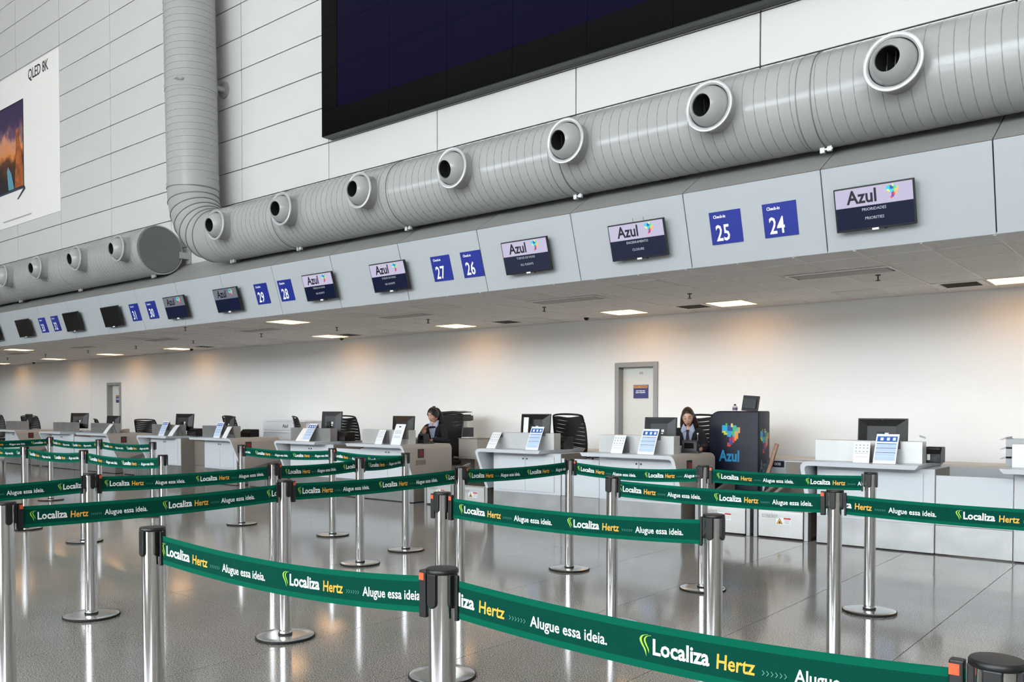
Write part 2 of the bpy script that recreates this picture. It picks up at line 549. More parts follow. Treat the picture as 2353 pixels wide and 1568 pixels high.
# the rest of the hall, out of view: roof, end walls and the glazed front, its openings shaped to steer the daylight
HALLW = M('hall_wall', (196, 192, 186), 0.7)
struct(MB().box(-45.5, 13.5, -15, 9.2, 15.4, 15.7).build('ceiling_hall', HALLW), 'high roof of the hall')
struct(MB().box(-46, -45.5, -15, 13, 0, 15.7).build('wall_left', HALLW), 'far end wall of the hall')
struct(MB().box(13.5, 14, -15, 13, 0, 15.7).build('wall_right', HALLW), 'end wall of the hall behind the right edge')
fr = MB()
fr.box(-45.5, -31, -15, -14.6, 4.4, 8.2)
fr.box(-45.5, -43, -15, -14.6, 0, 4.4)
fr.box(-45.5, -9, -15, -14.6, 8.2, 15.4)
fr.box(-9, 13.5, -15, -14.6, 12.0, 15.4)
fr.box(-43, 13.5, -15, -14.6, 2.3, 4.4)
fr.box(-43, -10, -15, -14.6, 0, 2.3)
fr.box(-1, 13.5, -15, -14.6, 0, 2.3)
fr.box(-10, -1, -15, -14.6, 0, 0.2)
front = struct(fr.build('wall_front', HALLW), 'unseen hall front with window openings shaped for the daylight')
MULL = M('window_mullion', (120, 122, 124), 0.5)
win = MB()
for i in range(13):
    x = -31 + i * 3.7
    win.box(x - 0.12, x + 0.12, -14.9, -14.7, 4.4, 8.2)
for i in range(7):
    x = -9 + i * 3.75
    win.box(x - 0.12, x + 0.12, -14.9, -14.7, 8.2, 12.0)
    x = -10 + i * 1.5
    win.box(x - 0.06, x + 0.06, -14.9, -14.7, 0.2, 2.3)
win.box(-9, 13.5, -14.85, -14.75, 8.1, 8.3)
struct(win.build('window_1', MULL), 'tall window frames of the hall front')

# ================================================================== DUCTS
DUCTSEAM = M('duct_lock_seam', (138, 139, 138), 0.3)


def helix(axis, a, b, r, pitch, c, seg=26):
    """A raised lock seam winding round a pipe: axis 'x' or 'z', from a to b."""
    n = int((b - a) / pitch * seg)
    vs, fs = [], []
    for i in range(n + 1):
        t = a + (b - a) * i / n
        q = 2 * math.pi * (t - a) / pitch
        for (dr, dt) in ((-0.002, -0.006), (0.0042, -0.0025), (0.0042, 0.0025), (-0.002, 0.006)):
            u, w = (r + dr) * math.cos(q), (r + dr) * math.sin(q)
            vs.append((t + dt, c[0] + u, c[1] + w) if axis == 'x' else (c[0] + u, c[1] + w, t + dt))
    for i in range(n):
        for k in range(3):
            fs.append((i * 4 + k, i * 4 + k + 1, i * 4 + 5 + k, i * 4 + 4 + k))
    return MB().add(vs, fs)


DY, DZ, DR = 8.25, 4.38, 0.433
RX = Matrix.Rotation(R(90), 4, 'Y')


def ring_x(x, w, r):
    m = MB()
    m.lathe([(DR - 0.01, -w / 2), (r, -w / 2), (r, w / 2), (DR - 0.01, w / 2)], 48, mtx=Matrix.Translation((x, DY, DZ)) @ RX)
    return m


def nozzle(parent, x, aim, big=1.0):
    base = Matrix.Translation((x, DY, DZ)) @ Matrix.Rotation(R(90), 4, 'X')       # local z -> -y
    col = MB()
    col.lathe([(0.215, 0.30), (0.215, 0.575), (0.205, 0.575), (0.205, 0.30)], 40, mtx=base)
    c = col.build('nozzle_collar', DUCTGREY, parent, smooth=True)
    rg = MB()
    rg.lathe([(0.20, 0.56), (0.241, 0.56), (0.246, 0.572), (0.241, 0.583), (0.226, 0.586), (0.214, 0.582), (0.204, 0.572), (0.20, 0.56)], 44, mtx=base)
    rg.build('nozzle_ring', RINGALU, c, smooth=True)
    d = Vector(aim).normalized()
    q = d.to_track_quat('Z', 'Y').to_matrix().to_4x4()
    ctr = Vector((x, DY - 0.525, DZ))
    m = Matrix.Translation(ctr) @ q
    prof = []
    Rb = 0.197
    for i in range(9):
        t = R(35 + i * 11.4)
        prof.append((Rb * math.sin(t), Rb * math.cos(t)))
    hr = prof[0][0]
    b = MB()
    b.lathe([(hr - 0.012, prof[0][1] - 0.01), (hr - 0.006, prof[0][1] + 0.004)] + prof, 36, mtx=m)
    bo = b.build('nozzle_ball', DUCTGREY, c, smooth=True)
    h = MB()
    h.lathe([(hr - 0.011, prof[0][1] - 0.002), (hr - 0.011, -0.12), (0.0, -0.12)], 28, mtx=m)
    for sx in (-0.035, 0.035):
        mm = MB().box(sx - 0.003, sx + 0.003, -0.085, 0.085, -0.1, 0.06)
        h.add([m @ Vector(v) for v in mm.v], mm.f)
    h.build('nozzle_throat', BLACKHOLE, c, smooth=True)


def clamp(parent, x):
    m = MB()
    m.box(x - 0.055, x - 0.012, DY - 0.02, DY + 0.02, DZ - DR - 0.055, DZ - DR + 0.012)
    m.box(x + 0.012, x + 0.055, DY - 0.02, DY + 0.02, DZ - DR - 0.045, DZ - DR + 0.012)
    m.box(x - 0.06, x + 0.06, DY - 0.008, DY + 0.008, DZ - DR - 0.03, DZ - DR - 0.014)
    m.build('clamp', RINGALU, parent)


# the main duct with its elbow and riser
XE = -13.01
t = thing('supply_duct', 'long grey spiral air duct with elbow and tall riser, running right over the counters', 'air duct', (0, 0, 0))
MB().lathe([(DR, XE), (DR, 3.0)], 56, mtx=Matrix.Translation((0, DY, DZ)) @ RX).build('duct_pipe', DUCTGREY, t, smooth=True)
helix('x', XE + 0.1, 3.0, DR, 0.115, (DY, DZ)).build('spiral_seam', DUCTSEAM, t, smooth=True)
for x in (-2.95, -5.78, -8.58, -11.1):
    j = ring_x(x, 0.13, DR + 0.006).build('joint_sleeve', DUCTGREY, t, smooth=True)
    ring_x(x - 0.066, 0.008, DR + 0.0085).build('sleeve_edge', DUCTDARK, j, smooth=True)
    ring_x(x + 0.066, 0.008, DR + 0.0085).build('sleeve_edge', DUCTDARK, j, smooth=True)
for x in (-2.88, -5.73, -8.53, -10.92, -12.71):
    clamp(t, x)
aims = [(-0.10, -1, -0.02), (-0.16, -1, -0.10), (-0.10, -1, -0.12), (-0.06, -1, -0.24), (-0.02, -1, -0.02), (0.08, -1, -0.10), (0.04, -1, -0.14)]
for x, a in zip((-2.133, -3.813, -5.51, -7.197, -8.888, -10.60, -12.318), aims):
    nozzle(t, x, a)
# elbow in gored segments
RE = 0.90
EC = Vector((XE, DY, DZ + RE))
NS = 7
for i in range(NS):
    m = MB()
    rows = []
    for k in range(4):
        q = R(180 + 90 * (i + k / 3.0) / NS)
        c = EC + Vector((math.cos(q), 0, math.sin(q))) * RE
        rad = Vector((math.cos(q), 0, math.sin(q)))
        rows.append([c + (rad * math.cos(a) + Vector((0, 1, 0)) * math.sin(a)) * DR for a in [2 * math.pi * s / 40 for s in range(40)]])
    vs = [p for r_ in rows for p in r_]
    fs = [(r_ * 40 + s, r_ * 40 + (s + 1) % 40, (r_ + 1) * 40 + (s + 1) % 40, (r_ + 1) * 40 + s) for r_ in range(3) for s in range(40)]
    g = m.add(vs, fs).build('elbow_segment', DUCTGREY, t, smooth=True)
    q = R(180 + 90 * i / NS)
    c = EC + Vector((math.cos(q), 0, math.sin(q))) * RE
    rad = Vector((math.cos(q), 0, math.sin(q)))
    tan = Vector((-math.sin(q), 0, math.cos(q)))
    mt = Matrix((rad, Vector((0, 1, 0)), tan)).transposed().to_4x4()
    mt.translation = c
    MB().lathe([(DR - 0.004, -0.009), (DR + 0.011, -0.007), (DR + 0.011, 0.007), (DR - 0.004, 0.009)], 40, mtx=mt).build('elbow_rib', DUCTDARK, g, smooth=True)
XCOL = XE - RE
riser = MB()
lean = Matrix.Translation((XCOL, DY, DZ + RE)) @ Matrix.Rotation(R(-1.5), 4, 'Y') @ Matrix.Translation((-XCOL, -DY, -DZ - RE))
riser.lathe([(DR, DZ + RE), (DR, 15.3)], 56, mtx=lean @ Matrix.Translation((XCOL, DY, 0)))
rp = riser.build('duct_riser', DUCTGREY, t, smooth=True)
hs = helix('z', DZ + RE + 0.15, 12.4, DR, 0.115, (XCOL, DY))
hs.v = [tuple(lean @ Vector(v)) for v in hs.v]
hs.build('spiral_seam', DUCTSEAM, t, smooth=True)
for z in (DZ + RE + 0.05, 7.02):
    MB().lathe([(DR, -0.05), (DR + 0.008, -0.05), (DR + 0.008, 0.05), (DR, 0.05)], 48, mtx=lean @ Matrix.Translation((XCOL, DY, z))).build('joint_sleeve', DUCTGREY, t, smooth=True)
MB().box(XCOL + 0.18, XCOL + 0.28, DY - DR - 0.03, DY - DR + 0.08, 7.05, 7.09).build('clamp', RINGALU, t)
br = MB()
br.tube([(XCOL + 0.05, DY + 0.25, 7.18), (XCOL + 0.05, YU, 7.18)], 0.055, 14)
br.lathe([(0.0, 0.0), (0.15, 0.0), (0.15, 0.025), (0.0, 0.025)], 24, mtx=Matrix.Translation((XCOL + 0.05, YU, 7.18)) @ Matrix.Rotation(R(90), 4, 'X'))
br.build('wall_bracket', DUCTGREY, t, smooth=True)

# the duct on the left, closed by a flat round cap
t = thing('capped_duct', 'grey spiral air duct with a flat round end cap, running out of the left edge', 'air duct', (0, 0, 0))
MB().lathe([(DR, -38.0), (DR, -15.06)], 56, mtx=Matrix.Translation((0, DY, DZ)) @ RX).build('duct_pipe', DUCTGREY, t, smooth=True)
helix('x', -32.0, -15.2, DR, 0.115, (DY, DZ)).build('spiral_seam', DUCTSEAM, t, smooth=True)
CAPG = M('duct_cap', (112, 113, 114), 0.55)
MB().lathe([(0.0, 0.012), (DR - 0.02, 0.012), (DR - 0.015, 0.0)], 56, mtx=Matrix.Translation((-15.05, DY, DZ)) @ RX).build('end_cap', CAPG, t, smooth=True)
ring_x(-15.08, 0.06, DR + 0.014).build('cap_rim', DUCTGREY, t, smooth=True)
for x in (-18.3, -21.3, -24.3):
    ring_x(x, 0.10, DR + 0.007).build('joint_sleeve', DUCTGREY, t, smooth=True)
for x in (-15.28, -18.24, -21.21):
    clamp(t, x)
for x, a in zip((-15.51, -17.19, -18.96, -20.70, -22.4), ((-0.05, -1, -0.12), (0.0, -1, -0.16), (0.06, -1, -0.12), (0.04, -1, -0.14), (0, -1, 0))):
    nozzle(t, x, a)
MB().box(-15.13, -15.03, DY + DR - 0.06, YU, DZ - 0.10, DZ + 0.02).box(-15.16, -15.0, YU - 0.03, YU, DZ - 0.18, DZ + 0.1).build('wall_bracket', DUCTGREY, t)

# ================================================================== VIDEO WALL
t = thing('video_wall', 'huge dark video wall in a glossy black frame, hung high on the white panels', 'display', (-10.855, 8.636, 5.70), frame=VERT)
BEZEL = M('video_bezel', (6, 7, 8), 0.12, spec=0.14)
VSCREEN = M('video_screen', (5, 4, 17), 0.18, spec=0.12, emit=(14, 10, 66), estr=0.22)
UNDER = M('video_underside', (66, 68, 70), 0.5)
SW, SH = 1.152, 0.635
LX, LZ = 0.37, 0.39
W, H = LX * 2 + 7 * SW, LZ * 2 + 5 * SH
box('cabinet', t, 0.0, W, 0.0, H, -0.205, -0.012, UNDER)
MB().box(0, W, 0.0, H, -0.125, -0.117).build('cabinet_joint', JOINT, t)
for c in range(7):
    for r_ in range(5):
        box('screen_tile', t, LX + c * SW + 0.0025, LX + (c + 1) * SW - 0.0025, LZ + r_ * SH + 0.0025, LZ + (r_ + 1) * SH - 0.0025, -0.012, 0.0, VSCREEN)
    for (y0, y1) in ((0.0, LZ), (H - LZ, H)):
        a = LX + c * SW if c else 0
        b_ = LX + (c + 1) * SW if c < 6 else W
        box('bezel_panel', t, a + 0.002, b_ - 0.002, y0 + 0.002, y1 - 0.002, -0.012, 0.004, BEZEL)
for r_ in range(5):
    for (x0, x1) in ((0.0, LX), (W - LX, W)):
        box('bezel_panel', t, x0 + 0.002, x1 - 0.002, LZ + r_ * SH + 0.002, LZ + (r_ + 1) * SH - 0.002, -0.012, 0.004, BEZEL)

# ================================================================== POSTER
t = thing('wall_poster', 'large white advertising poster of a television, cut by the left edge', 'poster', (-24.6, 8.845, 5.985), frame=VERT)
box('poster_sheet', t, 0, 4.11, 0, 3.70, -0.004, 0.012, M('poster_white', (244, 241, 236), 0.5))
TVF = M('poster_tv_black', (24, 22, 30), 0.5)
MB().add([(0.2, 0.86, 0.0135), (2.17, 0.86, 0.0135), (2.17, 2.985, 0.0135), (0.2, 2.985, 0.0135)], [(0, 1, 2, 3)]).build('printed_set', TVF, t)


def picture():
    m = bpy.data.materials.new('poster_landscape')
    m.use_nodes = True
    nt = m.node_tree
    b = nt.nodes['Principled BSDF']
    b.inputs['Roughness'].default_value = 0.5
    tc = nt.nodes.new('ShaderNodeTexCoord')
    sp = nt.nodes.new('ShaderNodeSeparateXYZ')
    nt.links.new(tc.outputs['Generated'], sp.inputs[0])
    n = nt.nodes.new('ShaderNodeTexNoise')
    n.inputs['Scale'].default_value = 5
    n.inputs['Detail'].default_value = 7
    nt.links.new(tc.outputs['Generated'], n.inputs['Vector'])
    a = nt.nodes.new('ShaderNodeMath')
    a.operation = 'MULTIPLY_ADD'
    nt.links.new(n.outputs['Fac'], a.inputs[0])
    a.inputs[1].default_value = 0.5
    nt.links.new(sp.outputs[1], a.inputs[2])
    r = nt.nodes.new('ShaderNodeValToRGB')
    e = r.color_ramp.elements
    e[0].position, e[0].color = 0.25, lin((20, 42, 52))
    e[1].position, e[1].color = 1.3, lin((66, 48, 82))
    for p, c in ((0.40, (46, 34, 30)), (0.58, (96, 56, 36)), (0.70, (226, 140, 74)), (0.80, (214, 150, 118)), (0.92, (110, 80, 104)), (1.0, (62, 48, 84))):
        e.new(p).color = lin(c)
    nt.links.new(a.outputs[0], r.inputs[0])
    nt.links.new(r.outputs[0], b.inputs['Base Color'])
    return m


MB().add([(0.22, 0.90, 0.0142), (2.13, 0.90, 0.0142), (2.13, 2.95, 0.0142), (0.22, 2.95, 0.0142)], [(0, 1, 2, 3)]).build('printed_picture', picture(), t)
CLIFF = M('poster_cliff', (168, 92, 44), 0.5, noise=(4, 0.6))
MB().add([(1.62, 0.90, 0.0146), (2.13, 0.90, 0.0146), (2.13, 1.35, 0.0146), (1.98, 1.9, 0.0146), (1.86, 2.35, 0.0146), (1.72, 2.30, 0.0146), (1.70, 1.7, 0.0146), (1.66, 1.3, 0.0146)], [tuple(range(8))]).build('printed_cliff', CLIFF, t)
MB().add([(1.25, 0.90, 0.0146), (1.58, 0.90, 0.0146), (1.42, 1.3, 0.0146), (1.22, 1.5, 0.0146), (1.16, 1.38, 0.0146)], [tuple(range(5))]).build('printed_water', M('poster_water', (96, 156, 176), 0.5), t)
MB().add([(0.3, 0.83, 0.0138), (2.24, 0.83, 0.0138), (2.2, 0.88, 0.0138), (0.3, 0.88, 0.0138), ], [(0, 1, 2, 3)]).add([(1.75, 0.62, 0.0138), (1.82, 0.60, 0.0138), (2.24, 0.80, 0.0138), (2.20, 0.88, 0.0138)], [(0, 1, 2, 3)]).build('printed_stand', M('poster_stand', (70, 74, 92), 0.5), t)
lettering('lettering', t, 'QLED 8K', 2.46, 3.34, 0.0135, 0.36, M('poster_ink', (26, 24, 24), 0.5), sx=0.80, space=0.95, bold=0.004)
sp_ = MB()
for i in range(40):
    sp_.add([(0.9 + i * 0.042, 0.14, 0.0135), (0.932 + i * 0.042, 0.14, 0.0135), (0.932 + i * 0.042, 0.175, 0.0135), (0.9 + i * 0.042, 0.175, 0.0135)], [(0, 1, 2, 3)])
sp_.build('fine_print', GREYTXT, t)

# ================================================================== MAP LOGO
LOGO = ["..G..Y....", "CCGBBYTT..", "CCCBBBGGTO", "CCCBBBGTTO", "LYGCCTGOOO", ".LYCCGTOO.", "...CCPTAA.", "....PPRAA.", "....MPRA..", "....NNR...", "...RNN....", "...RR....."]
LCOL = dict(C=(30, 168, 216), G=(70, 178, 92), B=(24, 72, 150), Y=(232, 206, 90), T=(72, 176, 168), O=(226, 158, 92), L=(176, 200, 70), P=(132, 46, 110), R=(214, 62, 66), A=(240, 148, 50), M=(170, 52, 120), N=(52, 70, 150))


def logo_mats(glow):
    return [M('logo_%s%s' % (k, '_lit' if glow else ''), c, 0.5, emit=c if glow else None, estr=glow) for k, c in LCOL.items()]


def map_logo(parent, x, y, z, w, glow=0.0, dim=False):
    """The pixel map of coloured squares; x, y is its lower left corner and w its width."""
    c = w / 10
    mb = MB()
    ks = list(LCOL)
    n = len(LOGO)
    for r_, row in enumerate(LOGO):
        for q, ch in enumerate(row):
            if ch != '.':
                x0, y0 = x + q * c, y + (n - 1 - r_) * c
                mb.add([(x0, y0, z), (x0 + c, y0, z), (x0 + c, y0 + c, z), (x0, y0 + c, z)], [(0, 1, 2, 3)], ks.index(ch))
    return mb.build('map_logo', logo_mats(glow), parent, weld=False)


# ================================================================== FASCIA SIGNS AND SCREENS
FFRAME = ((1, 0, 0), tuple(fdir))
FN = Vector((1, 0, 0)).cross(fdir)


def fpt(x, s, off):
    return Vector((x, FA[0], FA[1])) + fdir * s + FN * off


NUMW = {24: ('twenty-four', 'beside the PRIORIDADES screen'), 25: ('twenty-five', 'beside the ENCERRAMENTO screen'), 26: ('twenty-six', 'first blue sign left of ENCERRAMENTO'), 27: ('twenty-seven', 'second blue sign left of ENCERRAMENTO'), 28: ('twenty-eight', 'third left of ENCERRAMENTO'), 29: ('twenty-nine', 'right of a dim screen'), 30: ('thirty', 'left of a dim screen'), 31: ('thirty-one', 'right of a blank screen'), 32: ('thirty-two', 'left of a blank screen'), 33: ('thirty-three', 'leftmost of all')}


def sign(num, x, s0=0.205):
    t = thing('number_sign', 'blue check-in sign number %s, %s' % NUMW[num], 'sign', fpt(x, s0, 0.0), frame=FFRAME, group='blue check-in number signs')
    box('sign_plate', t, -0.168, 0.168, 0.0, 0.326, 0.001, 0.008, BLUESIGN)
    lettering('sign_caption', t, 'Check-in', -0.125, 0.262, 0.0095, 0.043, T_WHITE, bold=0.0012, sx=0.85)
    lettering('sign_number', t, str(num), -0.115, 0.036, 0.0095, 0.225, T_WHITE, bold=0.0035, sx=0.70)


for n_, x in ((24, -3.283), (25, -3.846), (26, -7.283), (27, -7.811), (28, -11.13), (29, -11.755), (30, -15.172), (31, -15.795), (32, -19.18), (33, -19.803)):
    sign(n_, x, 0.212 if n_ < 26 else 0.202 if n_ < 30 else 0.190)

SCR_NAVY = M('screen_navy', (6, 10, 26), 0.2, spec=0.2, emit=(16, 24, 52), estr=0.8)
SCR_WHITE = M('screen_white', (60, 60, 70), 0.3, spec=0.2, emit=(206, 200, 226), estr=0.85)
SCR_DIM = M('screen_white_dim', (50, 52, 56), 0.3, spec=0.2, emit=(146, 150, 164), estr=0.5)
SCR_TXT = M('screen_text', (90, 90, 90), 0.3, emit=(206, 210, 224), estr=0.8)
SCR_TXTDIM = M('screen_text_dim', (60, 60, 60), 0.3, emit=(96, 104, 122), estr=0.5)
SCR_LOGO = M('screen_logo_dark', (8, 12, 30), 0.3)
SCR_OFF = M('screen_off', (12, 14, 16), 0.10, spec=0.35)
LEDW = M('set_logo_white', (236, 238, 240), 0.4, emit=(236, 238, 240), estr=0.5)


def wall_screen(x, label, l1=None, l2=None, state='on', s=0.375):
    W2, H2 = 0.345, 0.196
    t = thing('wall_screen', label, 'screen', fpt(x * 0.989, s - 0.012, 0.10), frame=FFRAME, group='screens on the fascia')
    box('screen_case', t, -W2, W2, -H2, H2, -0.035, 0.0, BLACKP, bevel=0.006)
    box('wall_mount', t, -0.12, 0.12, -0.1, 0.1, -0.098, -0.035, BLACKP)
    b = 0.013
    if state == 'off':
        box('screen_face', t, -W2 + b, W2 - b, -H2 + b + 0.004, H2 - b, 0.0, 0.002, SCR_OFF)
    else:
        box('screen_lower', t, -W2 + b, W2 - b, -H2 + b + 0.004, 0.018, 0.0, 0.002, SCR_NAVY)
        box('screen_upper', t, -W2 + b, W2 - b, 0.018, H2 - b, 0.0, 0.002, SCR_WHITE if state == 'on' else SCR_DIM)
        lettering('screen_brand', t, 'Azul', -0.228, 0.048, 0.0035, 0.165, SCR_LOGO, bold=0.004, sx=0.88)
        map_logo(t, 0.115, 0.052, 0.0035, 0.10, 0.55 if state == 'on' else 0.2)
        tm = SCR_TXT if state == 'on' else SCR_TXTDIM
        for q, yy in ((l1, -0.026), (l2, -0.105)):
            if q:
                vs, fs = text2d(q, 0.036, align='CENTER', sx=0.95)
                MB().add([(p + 0.0, r_ + yy, 0.0035) for p, r_ in vs], fs).build('screen_message', tm, t, weld=False)
    box('maker_plate', t, -0.028, 0.028, -H2 - 0.006, -H2 + 0.010, 0.0, 0.006, LEDW)
    box('receiver_bump', t, 0.075, 0.095, -H2 - 0.008, -H2, -0.02, 0.0, BLACKP)
    return t


wall_screen(-2.41, 'screen with PRIORIDADES and PRIORITIES under a white Azul header', 'PRIORIDADES', 'PRIORITIES', s=0.390)
q = wall_screen(-4.88, 'screen with ENCERRAMENTO and CLOSURE under a white Azul header', 'ENCERRAMENTO', 'CLOSURE', s=0.388)
for xx in (-0.03, 0.10):
    box('aerial_stub', q, xx, xx + 0.003, 0.196, 0.235, -0.02, -0.017, BLACKP)
wall_screen(-6.42, 'TODOS OS VOOS screen nearest the right, beside check-in sign twenty-six', 'TODOS OS VOOS', 'ALL FLIGHTS', s=0.387)
wall_screen(-8.82, 'middle TODOS OS VOOS screen, left of check-in sign twenty-seven', 'TODOS OS VOOS', 'ALL FLIGHTS', s=0.373)
wall_screen(-10.335, 'leftmost TODOS OS VOOS screen, right of check-in sign twenty-eight', 'TODOS OS VOOS', 'ALL FLIGHTS', s=0.370)
wall_screen(-12.75, 'dim Azul screen left of check-in sign twenty-nine', None, None, 'dim', s=0.365)
wall_screen(-14.37, 'dim Azul screen right of check-in sign thirty', None, None, 'dim', s=0.362)
wall_screen(-16.75, 'blank black screen left of check-in sign thirty-one', state='off', s=0.356)
wall_screen(-18.43, 'blank black screen right of check-in sign thirty-two', state='off', s=0.362)
wall_screen(-20.84, 'blank black screen left of check-in sign thirty-three', state='off', s=0.370)
wall_screen(-22.6, 'blank black screen cut by the left photo edge', state='off', s=0.365)

# ================================================================== QUEUE POSTS
ST = {}
ST['base_plate'] = (MB().lathe([(0.0, 0.0205), (0.06, 0.0200), (0.12, 0.0190), (0.178, 0.0175), (0.183, 0.0150)], 40).mesh('base_plate', CHROMEB, smooth=True))
ST['base_rim'] = (MB().lathe([(0.0, 0.0), (0.180, 0.0), (0.186, 0.004), (0.186, 0.014), (0.182, 0.0165), (0.0, 0.014)], 40).mesh('base_rim', RUBBER, smooth=True))
ST['tube'] = (MB().lathe([(0.039, 0.02), (0.039, 0.996)], 40).mesh('tube', CHROME, smooth=True))
ST['collar'] = (MB().lathe([(0.036, 0.018), (0.0435, 0.018), (0.0445, 0.024), (0.0435, 0.031), (0.036, 0.032)], 32).mesh('collar', RUBBER, smooth=True))
ST['cap'] = (MB().lathe([(0.0, 0.996), (0.045, 0.996), (0.047, 0.999), (0.047, 1.006), (0.044, 1.010), (0.0, 1.012)], 36).mesh('cap', BLACKP, smooth=True))
rc = MB()
poly = []
for i in range(9):
    a = math.pi + math.pi * i / 8
    poly.append((0.0165 * math.cos(a), 0.917 + 0.0165 * math.sin(a)))
poly += [(0.0165, 0.998), (-0.0165, 0.998)]
rc.prism(poly, 'y', -0.0465, -0.030)
ST['receiver'] = rc.mesh('receiver', BLACKP, bevel=0.003)


def post(x, y, label):
    t = thing('queue_post', label, 'queue post', (x, y, 0), group='chrome queue posts')
    for k in ('base_rim', 'base_plate', 'collar', 'tube', 'cap'):
        obj(k, ST[k], t)
    for i in range(4):
        o = obj('receiver', ST['receiver'], t)
        o.rotation_euler = (0, 0, i * math.pi / 2)
    return t


POSTS = {
    'P1': (-4.522, 1.677, 'chrome queue post cut by the left photo edge, nearest to the viewer there'),
    'P2': (-6.10, 2.81, 'chrome queue post with its round base in full view, left foreground'),
    'P3': (-3.134, 1.677, 'near chrome queue post at left where the big foreground green tape begins'),
    'P4': (-4.582, 3.335, 'chrome queue post with warm light on its round base, left of centre'),
    'P5': (-6.10, 4.33, 'chrome queue post almost hidden, just behind the one with the warm-lit base'),
    'P6': (-3.245, 3.385, 'chrome queue post with orange-tagged clips on both sides, at centre'),
    'P7': (-1.689, 1.762, 'nearest chrome queue post at bottom centre, joining the two foreground tapes'),
    'P8': (-4.616, 5.021, 'chrome queue post standing just behind the one with clips on both sides'),
    'P9': (-4.535, 6.40, 'chrome queue post with base in view where dark and bright rear tapes meet'),
    'P10': (-3.134, 4.922, 'chrome queue post where the middle right tape begins, base hidden by the foreground tape'),
    'P11': (-3.19, 6.37, 'chrome queue post in front of the navy podium counter, base half hidden'),
    'P12': (-1.658, 3.412, 'thick chrome queue post right of centre showing two black receivers at its top'),
    'P13': (-1.641, 4.891, 'chrome queue post at right with an orange-tagged clip on its left side'),
    'P14': (-1.905, 6.43, 'chrome queue post at right with its round base in view, ending the rear tape'),
    'P15': (-0.296, 1.753, 'queue post at the bottom right corner showing only its black cap'),
    'P16': (-6.215, 5.37, 'chrome queue post with base in view between two short dark tapes'),
    'P17': (-6.45, 6.19, 'chrome queue post in front of the counter of the woman with the phone'),
    'P18': (-7.875, 6.395, 'chrome queue post in front of the white drawer cabinet'),
    'P19': (-9.52, 6.28, 'chrome queue post standing alone in front of the beige desk end at mid left'),
    'P20': (-11.16, 4.36, 'far chrome queue post nearest the left photo edge, front of the two rows there'),
    'P21': (-14.42, 6.02, 'farthest chrome queue post at left where a dark and a bright tape meet'),
    'P22': (-9.601, 4.356, 'middle chrome queue post of the front far-left row'),
    'P23': (-12.77, 6.02, 'middle chrome queue post of the rearmost far-left row'),
    'P24': (-11.22, 6.02, 'chrome queue post ending the rearmost far-left row'),
    'P25': (-8.003, 4.396, 'chrome queue post ending the front far-left row, no tape on its right'),
    'E2': (-6.0, 1.28, 'queue post outside the left edge holding the dark tape'),
    'E13': (-0.15, 4.90, 'queue post outside the right edge holding the middle tape'),
    'E15': (1.05, 2.35, 'queue post outside the bottom right corner'),
    'E20': (-12.72, 4.36, 'queue post outside the left edge in the front far row'),
    'E21': (-14.3, 4.42, 'queue post outside the left edge in the rear far row'),
}
for k, (x, y, lab) in POSTS.items():
    post(x, y, lab)

# ================================================================== PRINTED TAPES
CH = [(0, 0), (0.5, 0.5), (0, 1), (0.16, 1), (0.66, 0.5), (0.16, 0)]
swoosh = []


def leaf_mark():
    """The double curved blade in front of the name, in units of the letter height."""
    out = []
    for pts in ([(0.72, 1.14, 0.0), (0.26, 1.04, 0.11), (0.06, 0.80, 0.17), (0.18, 0.50, 0.18), (0.42, 0.20, 0.14), (0.62, -0.24, 0.0)],
                [(0.98, 1.12, 0.0), (0.58, 1.02, 0.08), (0.40, 0.80, 0.13), (0.50, 0.52, 0.15), (0.70, 0.24, 0.10), (0.80, -0.02, 0.0)]):
        a, b = [], []
        for i in range(len(pts) - 1):
            q0, q1, q2, q3 = pts[max(i - 1, 0)], pts[i], pts[i + 1], pts[min(i + 2, len(pts) - 1)]
            for k in range(4):
                u = k / 4
                v = [0.5 * (2 * q1[c] + (q2[c] - q0[c]) * u + (2 * q0[c] - 5 * q1[c] + 4 * q2[c] - q3[c]) * u * u + (3 * q1[c] - q0[c] - 3 * q2[c] + q3[c]) * u ** 3) for c in range(3)]
                a.append((v[0], v[1]))
                b.append((v[0] + max(0, v[2]), v[1] - 0.02))
        a.append(pts[-1][:2])
        b.append(pts[-1][:2])
        out.append((a, b))
    return out


LEAF = leaf_mark()
TXT_H = 0.037


